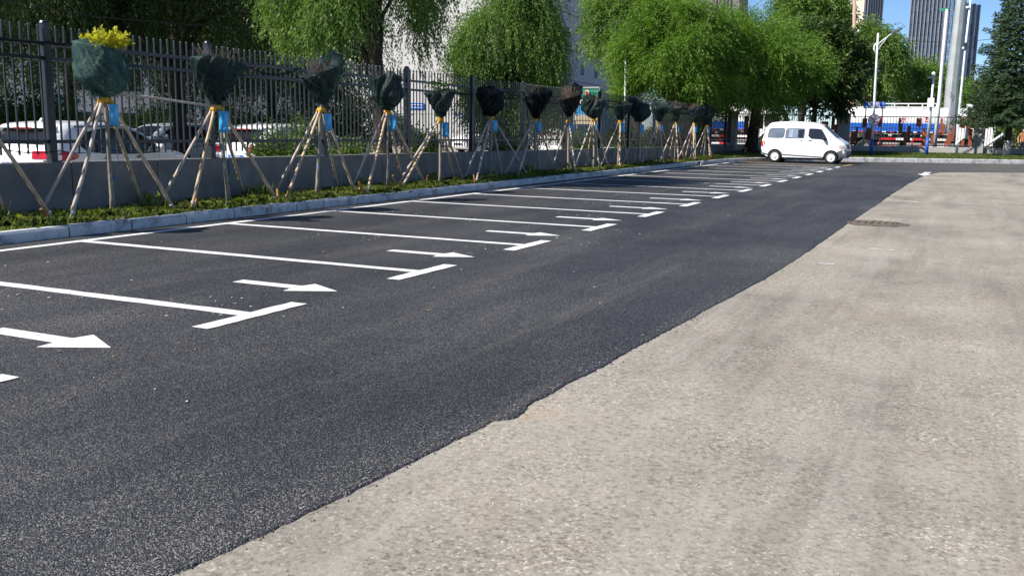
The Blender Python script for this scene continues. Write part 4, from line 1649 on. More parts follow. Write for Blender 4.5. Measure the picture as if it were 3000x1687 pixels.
def seam(c, pts, w=.012):
    for a, b in zip(pts, pts[1:]):
        d = Vector((b[0] - a[0], b[1] - a[1])).normalized()
        n = Vector((-d.y, d.x)) * w / 2
        c.panel('panel_gap', [(a[0] - n.x, a[1] - n.y), (b[0] - n.x, b[1] - n.y), (b[0] + n.x, b[1] + n.y), (a[0] + n.x, a[1] + n.y)], 'grey_plastic', .003, 0)


def vp(x, y):
    return ((x - 545) / 294.6, (978 - y) / 285.0)


van_out = [vp(575, 872), vp(547, 868), vp(541, 800), vp(548, 700), vp(568, 630), vp(596, 560), vp(628, 496), vp(660, 474), vp(740, 464), vp(900, 458), vp(1120, 462), vp(1250, 476), vp(1318, 498), vp(1375, 545), vp(1450, 612), vp(1520, 672), vp(1590, 705), vp(1626, 745), vp(1640, 800), vp(1640, 870), vp(1615, 905), vp(1570, 908)]
ZC = .275
van_loc = (-6.72, 44.85, 0)
ang = R(-3)
van_o = Vector(van_loc) - Vector((1.85 * math.cos(ang), 1.85 * math.sin(ang), 0))
van = Car('minivan', 'small white minivan parked across the far yellow bay', van_o, ang, van_out, [(.645, .335, ZC), (3.09, .335, ZC)], .74, 1.02, .17, 'car_white', r=.13, taper=.06, sill=.25, cat='van', it=1)
w1 = [vp(632, 655), vp(640, 580), vp(662, 548), vp(828, 546), vp(840, 562), vp(836, 640), vp(818, 662), vp(650, 660)]
w2 = [vp(864, 655), vp(870, 570), vp(884, 548), vp(1094, 548), vp(1104, 560), vp(1098, 655), vp(1086, 664), vp(876, 664)]
w3 = [vp(1162, 664), vp(1162, 552), vp(1170, 547), vp(1292, 549), vp(1322, 566), vp(1402, 684), vp(1380, 682), vp(1300, 668)]


def grow(p, d):
    c = Vector((sum(q[0] for q in p) / len(p), sum(q[1] for q in p) / len(p)))
    return [(q[0] + (d if q[0] > c.x else -d), q[1] + (d if q[1] > c.y else -d)) for q in p]


for w, mt in ((w1, 'glass_blue'), (w2, 'glass_blue'), (w3, 'glass')):
    van.panel('window_seal', grow(w, .022), 'trim', .003)
    van.panel('window', w, mt, .008)
van.panel('sliding_pane', [vp(1022, 655), vp(1022, 556), vp(1096, 556), vp(1092, 655)], 'glass', .011, 0)
van.panel('curtain', [vp(900, 652), vp(905, 556), vp(955, 556), vp(950, 652)], 'glass_pale', .011, 0)
van.panel('tail_light', [vp(549, 706), vp(596, 708), vp(604, 728), vp(576, 776), vp(545, 776)], 'red_lamp', .010, 1)
van.panel('indicator', [vp(551, 708), vp(592, 711), vp(598, 728), vp(551, 738)], 'amber_lamp', .014, 0)
van.panel('headlight', [vp(1538, 748), vp(1600, 744), vp(1630, 770), vp(1628, 806), vp(1580, 800), vp(1552, 782)], 'clear_lamp', .012, 1)
van.panel('front_bumper', [vp(1528, 828), vp(1560, 810), vp(1640, 800), vp(1641, 880), vp(1610, 908), vp(1562, 905)], 'grey_plastic', .012, 0)
van.panel('rear_bumper', [vp(541, 790), vp(556, 850), vp(650, 868), vp(640, 884), vp(548, 876)], 'grey_plastic', .012, 0)
van.panel('sill_trim', [vp(835, 868), vp(1360, 890), vp(1360, 904), vp(835, 884)], 'grey_plastic', .006, 0)
seam(van, [vp(606, 774), vp(828, 776)])
seam(van, [vp(848, 540), vp(850, 700), vp(830, 870)])
seam(van, [vp(1128, 540), vp(1128, 880)])
seam(van, [vp(1128, 774), vp(1420, 776)], .008)
seam(van, [vp(1150, 545), vp(1155, 700)], .008)
van.handle(1.78, 1.0, .05)
van.handle(2.16, 1.02)
van.mirror(2.78, 1.10, 'trim')
van.cross('windscreen', 1.10, 1.66, True, 'glass_screen', .11)
van.cross('rear_window', 1.12, 1.60, False, 'glass', .14)
van.cross('grille', .62, .86, True, 'trim', .26)
van.cross('front_bumper_face', .26, .60, True, 'grey_plastic', .02, .014)
van.cross('number_plate', .42, .52, True, 'plate', off=.022, y0=-.22, y1=.22)
van.cross('rear_bumper_face', .36, .62, False, 'grey_plastic', .02, .014)
van.wheel(.645, ZC, .275, .165)
van.wheel(3.09, ZC, .275, .165)
mb = MB().box((3.62, -.2, 1.12), (.02, .5, .02))
mb.build('wiper', 'trim', van.root)

SUV = [(.16, .30), (.03, .42), (.02, .66), (.05, 1.0), (.09, 1.16), (.28, 1.36), (.46, 1.54), (.62, 1.61), (1.3, 1.65), (2.1, 1.62), (2.6, 1.54), (3.05, 1.32), (3.42, 1.12), (4.1, 1.02), (4.42, .86), (4.50, .64), (4.50, .40), (4.38, .26), (4.25, .24)]


def suv(label, loc, rz, paint, plate, hatch=False, group='white cars parked behind the fence', scale=1.0):
    c = Car('parked_car', label, loc, rz, SUV, [(.85, .37, .33), (3.55, .37, .33)], .90, 1.08, .34, paint, r=.14, taper=.13, sill=.26, group=group)
    c.root.scale = (scale,) * 3
    side = [(.66, 1.20), (.82, 1.36), (1.0, 1.46), (1.6, 1.53), (2.2, 1.50), (2.55, 1.43), (2.98, 1.22), (3.16, 1.09), (2.2, 1.07), (1.2, 1.10)]
    c.panel('window_seal', grow(side, .02), 'trim', .003)
    c.panel('side_window', side, 'glass', .008)
    c.panel('window_pillar', [(1.92, 1.07), (2.0, 1.07), (1.98, 1.53), (1.90, 1.53)], 'trim', .013, 0)
    c.panel('window_pillar', [(1.05, 1.1), (1.12, 1.1), (1.16, 1.49), (1.09, 1.49)], 'trim', .013, 0)
    c.panel('tail_light', [(.05, 1.13), (.34, 1.14), (.62, 1.07), (.40, .97), (.05, .97)], 'red_lamp', .012, 1)
    c.panel('reversing_light', [(.05, .97), (.40, .97), (.22, .83), (.05, .83)], 'clear_lamp', .012, 1)
    c.panel('headlight', [(4.02, .90), (4.36, .82), (4.47, .70), (4.2, .70)], 'clear_lamp', .012, 1)
    c.panel('sill_trim', [(1.3, .27), (3.1, .27), (3.1, .36), (1.3, .36)], 'trim', .01, 0)
    for s in (-1, 1):
        c.cross('tail_light', .96, 1.15, False, 'red_lamp', off=.012, y0=s * .36, y1=s * .74)
        c.cross('reversing_light', .82, .95, False, 'clear_lamp', off=.012, y0=s * .46, y1=s * .72)
        c.cross('headlight', .66, .86, True, 'clear_lamp', off=.012, y0=s * .45, y1=s * .78)
    c.cross('rear_window', 1.21, 1.52, False, 'glass', .15)
    c.cross('windscreen', 1.14, 1.53, True, 'glass', .13)
    c.cross('rear_bumper', .27, .50, False, 'trim', .06, .012)
    c.cross('grille', .48, .66, True, 'trim', .30, .012)
    c.cross('number_plate', .84, 1.00, False, 'plate', off=.020, y0=-.22, y1=.22)
    if plate:
        put_text(plate, .125, (.012, 0, .915), (R(90), 0, R(-90)), 'white_mark', c.root)
    c.panel('roof_rail', [(.7, 1.575), (2.4, 1.585), (2.4, 1.56), (.7, 1.55)], 'grey_plastic', .02, 0)
    MB().box((.42, 0, 1.545), (.22, 1.15, .03), bev=.01).build('spoiler', paint, c.root)
    MB().box((.32, 0, 1.53), (.03, .36, .022)).build('brake_light', 'red_lamp', c.root)
    MB().extrude([(0, 0), (.20, 0), (.13, .055), (.06, .075)], lambda u, w, t: (.74 + u, t, 1.63 + w), -.015, .015).build('antenna_fin', paint, c.root)
    c.handle(1.35, 1.0)
    c.handle(2.32, 1.0)
    c.mirror(2.92, 1.16, paint)
    seam(c, [(1.98, 1.0), (1.98, .32)], .01)
    seam(c, [(3.0, 1.02), (3.02, .32)], .01)
    seam(c, [(.30, .62), (4.2, .66)], .006)
    c.wheel(.85, .33, .33, .22)
    c.wheel(3.55, .33, .33, .22)
    return c


def car_at(corner, heading, side=-1):
    """origin of a car whose rear corner on the camera side stands at `corner`; heading in world angle"""
    h = Vector((math.cos(heading), math.sin(heading)))
    n = Vector((-h.y, h.x))       # left of the car
    p = Vector(corner) + n * .9 * (-side)
    return (p.x, p.y, GL), heading


l, h = car_at((-13.96, 11.37), R(103))
suv('white hatchback with red tail lights and blue plate, nearest behind the fence', l, h, 'car_white', 'EZ·16')
l, h = car_at((-14.1, 16.9), R(90))
suv('white car tail-on with plate ending 60, behind the second and third saplings', l, h, 'car_white', '6H60')
suv('bluish white car side-on, beyond the nearest white hatchback', (-26.8, 28.6, GL), R(-92), 'car_silver', None, scale=.98)
suv('small white car facing the fence behind the fifth and sixth saplings', (-27.0, 56.5, GL), R(-112), 'car_white', None)

# a low orange slat fence and a teal board far behind the cars
of = thing('slat_fence', 'low orange slat fence in the shade behind the parked cars', 'fence', (-30, 30, GL))
for i in range(26):
    MB().box((-31 + i * .28, 26 + i * .62, GL + .65), (.03, .12, 1.3)).build('slat', 'orange_slat', of)
MB().box((-31 + 12.5 * .28, 26 + 12.5 * .62, GL + .9), (.03, 17.5, .08), rz=-math.atan2(.28, .62)).build('rail', 'orange_slat', of)

# ------------------------------------------------------------------ buildings


def bldg_white():
    # corner of the lit front and the shaded side
    c = Vector((-36.35, 72.0))
    b = thing('office_building', 'white clad building with a shaded grey side, behind the weeping willow', 'building', (c.x, c.y, GL))
    ang2 = R(6.5)
    side_d = Vector((-math.sin(ang2), math.cos(ang2)))       # shaded side runs away
    front_d = Vector((-math.cos(ang2), -math.sin(ang2)))      # lit front runs to the left
    n_side = Vector((math.cos(ang2), math.sin(ang2)))
    n_front = Vector((math.sin(ang2), -math.cos(ang2)))
    H = 24.0
    core = MB()
    p0 = c - n_side * .12 - n_front * .12
    pts = [p0, p0 + side_d * 62, p0 + side_d * 62 + front_d * 48, p0 + front_d * 48]
    core.add([(p.x, p.y, z) for z in (GL, H) for p in pts], [(0, 1, 5, 4), (1, 2, 6, 5), (2, 3, 7, 6), (3, 0, 4, 7), (4, 5, 6, 7)])
    core.build('core', 'facade_joint', b)
    fh = 3.55
    z0s = [GL] + [2.35 + fh * i for i in range(7)]
    wins = {}
    # shaded side panels
    pw = 1.55
    for i in range(40):
        for j in range(len(z0s) - 1):
            za, zb = z0s[j] + .03, z0s[j + 1] - .03
            if j > 0:
                za += .42        # the band below each storey
            m_ = MB()
            q = c + side_d * (pw * (i + .5))
            has = (j in (1, 2, 3, 4)) and i % 4 == 2
            rz = math.atan2(side_d.y, side_d.x)
            if not has:
                m_.box((q.x, q.y, (za + zb) / 2), (pw - .05, .22, zb - za), rz)
                m_.build('cladding_panel', 'facade_shaded', b)
            else:
                wz0, wz1 = za + .75, za + 1.75
                m_.box((q.x, q.y, (za + wz0) / 2), (pw - .05, .22, wz0 - za), rz)
                m_.build('cladding_panel', 'facade_shaded', b)
                m_ = MB()
                m_.box((q.x, q.y, (wz1 + zb) / 2), (pw - .05, .22, zb - wz1), rz)
                m_.build('cladding_panel', 'facade_shaded', b)
                wn = MB().box((q.x - n_side.x * .06, q.y - n_side.y * .06, (wz0 + wz1) / 2), (pw - .1, .06, wz1 - wz0), rz)
                wo = wn.build('window', 'win_dark', b)
                f_ = MB()
                for o_ in (-.35, .0, .35):
                    w_ = q + side_d * o_
                    f_.box((w_.x, w_.y, (wz0 + wz1) / 2), (.06, .08, wz1 - wz0), rz)
                f_.build('window_frame', 'frame_grey', b)
    for j in range(1, len(z0s)):
        q = c + side_d * 31 + n_side * .05
        MB().box((q.x, q.y, z0s[j] + .20), (62, .30, .34), math.atan2(side_d.y, side_d.x)).build('storey_band', 'facade_shaded', b)
    # lit front panels
    for i in range(15):
        for j in range(len(z0s) - 1):
            q = c + front_d * (3.0 * (i + .5))
            MB().box((q.x, q.y, (z0s[j] + z0s[j + 1]) / 2), (2.97, .22, z0s[j + 1] - z0s[j] - .03), math.atan2(front_d.y, front_d.x)).build('cladding_panel', 'facade_white', b)
    # blue name boards on the front
    for (px0, px1, py0, py1) in ((1199, 1246, 303, 321), (1341, 1396, 332, 343)):
        pa, pb = at(px0, py1, y=c.y - .6), at(px1, py0, y=c.y - .6)
        t0 = (Vector((pa.x, pa.y)) - c).dot(front_d)
        t1 = (Vector((pb.x, pb.y)) - c).dot(front_d)
        q = c + front_d * ((t0 + t1) / 2) + n_front * .16
        rz = math.atan2(front_d.y, front_d.x)
        bo = MB().box((q.x, q.y, (pa.z + pb.z) / 2), (abs(t1 - t0), .06, abs(pb.z - pa.z)), rz).build('name_board', 'plate', b)
        mk = MB()
        nn = 5
        for i in range(nn):
            w_ = q + front_d * ((i - (nn - 1) / 2) * abs(t1 - t0) / (nn + .8)) + n_front * .04
            hh = abs(pb.z - pa.z)
            for u, v, a_, e_ in ((0, .2, .2, .05), (0, -.2, .2, .05), (-.09, 0, .04, .36), (.09, 0, .04, .3)):
                ww = w_ + front_d * u * 1.5
                mk.box((ww.x, ww.y, (pa.z + pb.z) / 2 + v * hh), (a_ * 1.5, .02, e_ * hh * 1.4 if e_ > .1 else e_ * 1.2), rz)
        mk.build('board_marks', 'white_mark', b)
    return b


bldg_white()

# pale low building glimpsed through the left willows
lbd = thing('low_building', 'pale building glimpsed through the dark willows at the left', 'building', (-55, 52, GL))
wa, wb = Vector((-62, 40)), Vector((-44, 60))
d_ = (wb - wa).normalized()
n_ = Vector((d_.y, -d_.x))
rz_ = math.atan2(d_.y, d_.x)
L_ = (wb - wa).length
mid_ = (wa + wb) / 2 - n_ * 4
MB().box((mid_.x, mid_.y, 4.5), (L_, 8, 9.5), rz_).build('wall', 'facade_white', lbd)
for i in range(9):
    for j in range(3):
        q = wa + d_ * (1.6 + i * 2.85) + n_ * .02
        z = 1.2 + j * 3.0
        MB().box((q.x, q.y, z), (1.5, .12, 1.5), rz_).build('window', 'win_dark', lbd)
        MB().box((q.x + n_.x * .1, q.y + n_.y * .1, z - .82), (1.7, .2, .10), rz_).build('sill', 'frame_grey', lbd)
for i in (2, 5):
    q = wa + d_ * (3 + i * 2.85) + n_ * .1
    MB().box((q.x, q.y, 2.6), (2.0, .15, .5), rz_).build('fascia', 'teal', lbd)


def tower_glass():
    t = thing('glass_tower', 'tall dark blue glass tower with pale vertical fins', 'tower', (-15, 382, 0))
    Yf = 380.0
    A = Vector((-23.74, Yf + 4))      # left edge
    B = Vector((-9.5, Yf - 2))        # near corner
    Cc = Vector((-1.85, Yf + 14))     # right edge
    HT = {0: 62.0, 1: 47.4}
    base = MB()
    for (p, q, h) in ((A, B, HT[0]), (B, Cc, HT[1])):
        pass
    D_ = A + (Cc - B)
    base.add([(p.x, p.y, z) for z in (0, 46.6) for p in (A + Vector((.1, .4)), B + Vector((0, .4)), Cc + Vector((-.2, 0)), D_)], [(0, 1, 5, 4), (1, 2, 6, 5), (2, 3, 7, 6), (3, 0, 4, 7), (4, 5, 6, 7)])
    base.add([(p.x, p.y, z) for z in (46.6, 61) for p in (A + Vector((.1, .4)), B + Vector((-.2, .4)), B + Vector((0, 9)), A + Vector((0, 9)))], [(0, 1, 5, 4), (1, 2, 6, 5), (2, 3, 7, 6), (3, 0, 4, 7), (4, 5, 6, 7)])
    base.build('core', 'dark_facade', t)
    g = random.Random(3)
    # left face: 10 fins, panes between
    d = (B - A)
    n = Vector((d.y, -d.x)).normalized()
    rz = math.atan2(d.y, d.x)
    L = d.length
    nf = 10
    bw = L * .9 / nf
    for i in range(nf):
        for k in range(15):
            z = 4.0 * k
            q = A + d.normalized() * (bw * (i + .5))
            MB().box((q.x, q.y, z + 2), (bw - .02, .3, 3.86), rz).build('pane', g.choice(('tower_a', 'tower_a', 'tower_b')), t)
        q = A + d.normalized() * (bw * (i + .98)) + n * .35
        MB().box((q.x, q.y, 30), (.30, .8, 60), rz).build('fin', 'tower_fin', t)
    q = A + n * .2
    MB().box((q.x, q.y, 30), (.3, .7, 60), rz).build('fin', 'tower_fin', t)
    # light glazed corner bay
    q = B - d.normalized() * (L * .055)
    for k in range(15):
        MB().box((q.x, q.y, 4.0 * k + 2), (L * .09, .5, 3.8), rz).build('corner_pane', 'tower_c', t)
        MB().box((q.x, q.y, 4.0 * k + 4), (L * .10, .6, .16), rz).build('corner_band', 'frame_grey', t)
    # right face
    d2 = (Cc - B)
    n2 = Vector((d2.y, -d2.x)).normalized()
    rz2 = math.atan2(d2.y, d2.x)
    L2 = d2.length
    for i in range(5):
        for k in range(12):
            q = B + d2.normalized() * (L2 / 5 * (i + .5))
            hh = min(4.0 * k + 3.9, 47.0) - 4.0 * k
            if hh > .4:
                MB().box((q.x, q.y, 4.0 * k + hh / 2), (L2 / 5 - .05, .3, hh - .05), rz2).build('pane', g.choice(('tower_b', 'tower_c', 'tower_b')), t)
        q = B + d2.normalized() * (L2 / 5 * (i + 1)) + n2 * .3
        MB().box((q.x, q.y, 23.6), (.55, .8, 47.2), rz2).build('fin', 'tower_fin', t)
    return t


tower_glass()

bt = thing('beige_tower', 'tall tower with a sunlit beige side and dark ribbed side', 'tower', (-36, 332, 0))
a_, b_, c_ = Vector((-40.5, 330)), Vector((-33.85, 326)), Vector((-29.8, 338))
mb = MB()
mb.add([(p.x, p.y, z) for z in (0, 60) for p in (a_, b_, c_, a_ + (c_ - b_))], [(0, 1, 5, 4), (1, 2, 6, 5), (2, 3, 7, 6), (3, 0, 4, 7), (4, 5, 6, 7)])
mb.build('wall', 'beige', bt)
d_ = (c_ - b_)
n_ = Vector((d_.y, -d_.x)).normalized()
rz_ = math.atan2(d_.y, d_.x)
q = (b_ + c_) / 2 + n_ * .1
MB().box((q.x, q.y, 30), (d_.length, .5, 60), rz_).build('dark_side', 'dark_facade', bt)
for i in range(7):
    q = b_ + d_ * ((i + .5) / 7) + n_ * .5
    MB().box((q.x, q.y, 30), (.35, .5, 60), rz_).build('rib', 'frame_grey', bt)
rt = thing('grey_tower', 'grey tower peeking above the bright willow at the top', 'tower', (-74, 302, 0))
MB().box((-76.0, 306, 30), (17.5, 12, 60)).build('wall', 'brown_facade', rt)
for i in range(6):
    MB().box((-69.9 + i * .5 - 1.6 * i, 299.9, 30), (.4, .5, 60)).build('rib', 'dark_facade', rt)
sb = thing('small_dark_block', 'small dark rooftop block beside the street lamp head', 'building', (-45, 520, 0))
pa, pb = at(2570, 95, y=520), at(2594, 95, y=520)
MB().box(((pa.x + pb.x) / 2, 524, pa.z / 2), (pb.x - pa.x, 8, pa.z)).build('wall', 'dark_facade', sb)
for k in range(12):
    MB().box(((pa.x + pb.x) / 2, 519.9, 3 + k * 4.0), (pb.x - pa.x - .4, .4, 1.6)).build('window_band', 'tower_b', sb)

# kiosk by the corner
ks = thing('glazed_kiosk', 'dark glazed kiosk at the corner behind the last saplings', 'kiosk', (-13.2, 48.4, GL))
MB().box((-13.3, 48.6, 1.05), (1.5, 4.2, 2.6)).build('body', 'dark_facade', ks)
MB().box((-12.54, 47.1, 1.1), (.06, 1.1, 2.2)).build('side_panel', 'frame_grey', ks)
for i in range(3):
    MB().box((-12.53, 48.2 + i * .95, 1.45), (.05, .85, 1.3)).build('window', 'glass_blue' if i == 0 else 'win_dark', ks)
MB().box((-13.3, 48.6, 2.42), (1.8, 4.5, .12)).build('roof', 'frame_grey', ks)

# ------------------------------------------------------------------ boards behind the fence
bb = thing('billboard', 'green topped display board with a blue picture behind the ninth sapling', 'billboard', (-17.9, 46.7, GL))
pc = at(1724, 300, y=46.7)
rz_ = math.atan2(pc.y, pc.x) + math.pi / 2


def bbox(name, px0, py0, px1, py1, mat, dep=0.0, th=.06):
    a, b = at(px0, py1, y=46.7), at(px1, py0, y=46.7)
    w = (Vector((b.x, b.y)) - Vector((a.x, a.y))).length
    dv = Vector((math.sin(0), 0))
    MB().box(((a.x + b.x) / 2, (a.y + b.y) / 2 - dep, (a.z + b.z) / 2), (w, th, abs(b.z - a.z)), 0).build(name, mat, bb)


bbox('header', 1686, 260, 1754, 292, 'board_green')
bbox('picture', 1686, 292, 1754, 352, 'board_blue')
bbox('hill_strip', 1686, 338, 1754, 352, 'board_cream', .04)
bbox('caption_strip', 1686, 292, 1754, 308, 'board_cream', .035)
bbox('footer', 1686, 352, 1754, 364, 'board_cream')
for q in ((1682, 256, 1687, 366), (1754, 256, 1759, 366), (1682, 255, 1759, 260)):
    bbox('frame', *q, 'frame_grey', .02, .12)
a = at(1720, 274, y=46.64)
MB().lathe([(.16, -.03), (.16, .0), (.02, .0)], (a.x, 46.63, a.z), 'y', 20).build('emblem', 'board_cream', bb)
MB().lathe([(.07, -.04), (.07, .0), (.02, .0)], (a.x, 46.60, a.z), 'y', 16).build('emblem_centre', 'guard_red', bb)
for px in (1690, 1750):
    a = at(px, 366, y=46.75)
    MB().tube((a.x, 46.75, GL), (a.x, 46.75, a.z + .2), .04).build('leg', 'galv', bb)

bn = thing('barrier_board', 'white site board with a row of red characters behind the seventh sapling', 'board', (-17.9, 41, GL))
a, b = at(1548, 445, y=41), at(1648, 378, y=41)
MB().box(((a.x + b.x) / 2, 41, (b.z + GL) / 2), (b.x - a.x, .06, b.z - GL)).build('board', 'truck_white', bn)
g = random.Random(9)
mk = MB()
for i in range(9):
    cx = a.x + (b.x - a.x) * (i + .6) / 9.4
    cz = at(1600, 391, y=41).z
    for q in range(4):
        if q % 2:
            mk.box((cx + g.uniform(-.05, .05), 40.96, cz + g.uniform(-.06, .06)), (.11, .02, .022))
        else:
            mk.box((cx + g.uniform(-.05, .05), 40.96, cz + g.uniform(-.03, .03)), (.022, .02, .15))
mk.build('red_characters', 'red_mark', bn)
for i in range(7):
    xx = a.x + (b.x - a.x) * i / 6
    MB().box((xx, 41.1, b.z + .12), (.05, .05, .5)).build('post', 'guard_red', bn)

sp = thing('grey_lamp_pole', 'slender pale pole standing in front of the bright willow', 'pole', tuple(at(1831, 290, y=43.5))[:2] + (GL,))
a, b = at(1831, 300, y=43.5), at(1832.5, 163, y=43.5)
MB().path([(a.x, a.y, GL), a, b], [.05, .045, .035], 10).build('shaft', 'pole_white', sp, smooth=True)
MB().lathe([(.05, b.z), (.05, b.z + .06), (.02, b.z + .09)], (b.x, b.y, 0), n=10).build('cap', 'galv', sp)

# ------------------------------------------------------------------ far wall, panel fence, pillars
fw = thing('low_far_wall', 'low pale rendered wall along the back of the far lawn', 'wall', (-2, 58, .2))
for a, b in zip(FARW, FARW[1:]):
    d = (b - a)
    n = max(1, int(d.length / 3.0))
    for k in range(n):
        p, q = a + d * (k / n), a + d * ((k + 1) / n)
        c = (p + q) / 2
        MB().box((c.x, c.y + .12, .33), ((q - p).length - .02, .24, .66 + random.uniform(-.01, .01)), math.atan2(d.y, d.x), bev=.015).build('wall_panel', 'far_wall', fw)


def far_pt(px):
    """point of the far wall line seen at a pixel column"""
    r = at(px, 400, y=10.0)
    dx = r.x / r.y
    for a, b in zip(FARW, FARW[1:]):
        den = (b.x - a.x) - dx * (b.y - a.y)
        t = (dx * a.y - a.x) / den
        if (-0.3 if a is FARW[0] else -0.001) <= t <= 1.001:
            return a + (b - a) * t
    return FARW[-1]


FT, FB = 2.27, .72


def far_fence(label, px0, px1, plates, dens=.15, name='panel_fence'):
    p, q = far_pt(px0), far_pt(px1)
    f = thing(name, label, 'fence', (p.x, p.y + .12, .66))
    d = q - p
    L = d.length
    rz = math.atan2(d.y, d.x)
    c = (p + q) / 2
    for z in (FT, FB):
        MB().box((c.x, c.y + .12, z), (L, .045, .05), rz).build('rail', 'black_iron', f)
    n = int(L / dens)
    g = random.Random(px0)
    for i in range(n + 1):
        w = p + d * (i / n)
        MB().box((w.x, w.y + .12, (FT + FB) / 2), (.022, .022, FT - FB), rz).build('bar', 'black_iron', f)
    for (u0, u1, v0, v1) in plates:
        a, b = p + d * u0, p + d * u1
        cc = (a + b) / 2
        MB().box((cc.x, cc.y + .09, FB + (FT - FB) * (v0 + v1) / 2), ((b - a).length, .03, (FT - FB) * (v1 - v0)), rz).build('plate', 'brown_plate', f)
    for i in range(n // 2):
        w = p + d * ((i * 2 + .5 + g.choice((0, 1))) / n)
        MB().box((w.x, w.y + .12, g.uniform(FB + .2, FT - .2)), (L / n, .02, .02), rz).build('cross_bar', 'black_iron', f)
    return f


def pl(x0, x1, y0, y1):
    X0, X1 = 2486.0, 2851.0
    return ((2450 + x0 / 4.675 - X0) / (X1 - X0), (2450 + x1 / 4.675 - X0) / (X1 - X0), (825 - y1) / 390.0, (825 - y0) / 390.0)


plates = [pl(200, 262, 640, 820), pl(262, 290, 580, 780), pl(345, 412, 460, 585), pl(405, 470, 600, 760), pl(570, 610, 470, 575), pl(470, 515, 560, 700),
          pl(850, 885, 450, 560), pl(862, 915, 530, 670), pl(940, 985, 640, 820), pl(985, 1030, 560, 760), pl(1095, 1170, 450, 560), pl(1130, 1160, 500, 585),
          pl(1190, 1235, 600, 820), pl(1235, 1285, 640, 825), pl(1310, 1350, 660, 815), pl(1420, 1455, 450, 640), pl(1455, 1490, 530, 680), pl(1530, 1585, 650, 815), pl(1580, 1615, 560, 760),
          pl(1680, 1755, 450, 575), pl(1715, 1750, 500, 580), pl(1790, 1840, 450, 650), pl(1815, 1865, 590, 820), pl(1720, 1765, 740, 820)]
far_fence('black bar fence with rust brown plates in front of the big tanker truck', 2486, 2851, plates)
far_fence('black bar fence with dark plates left of the van, below the willow trunk', 2158, 2462, [(.06, .10, .3, .95), (.14, .18, .0, .55), (.17, .24, .5, 1.0), (.45, .5, 0, .5), (.60, .63, .45, .95), (.8, .87, .2, .8), (.93, .97, .0, .7), (.9, .93, .5, 1.0)])
far_fence('plain black bar fence behind the spruce trunk', 2885, 3090, [], .13, name='bar_fence')
for nm, px0, px1 in (('pale concrete gate pillar right of the white van', 2452, 2484), ('pale concrete pillar between the tanker cab and the spruce', 2852, 2884), ('grey concrete corner pillar at the end of the saplings', 2132, 2156)):
    p, q = far_pt(px0), far_pt(px1)
    c = (p + q) / 2
    w = (q - p).length
    pi = thing('pillar', nm, 'pillar', (c.x, c.y + .1, 0), group='concrete pillars of the far fence')
    MB().box((c.x, c.y + .05, 1.16), (w, .45, 2.36), 0, bev=.02).build('shaft', 'far_wall', pi)
    MB().box((c.x, c.y + .05, 2.38), (w + .06, .52, .08), 0).build('cap', 'far_wall', pi)

# ------------------------------------------------------------------ tanker trucks
TY = 63.5


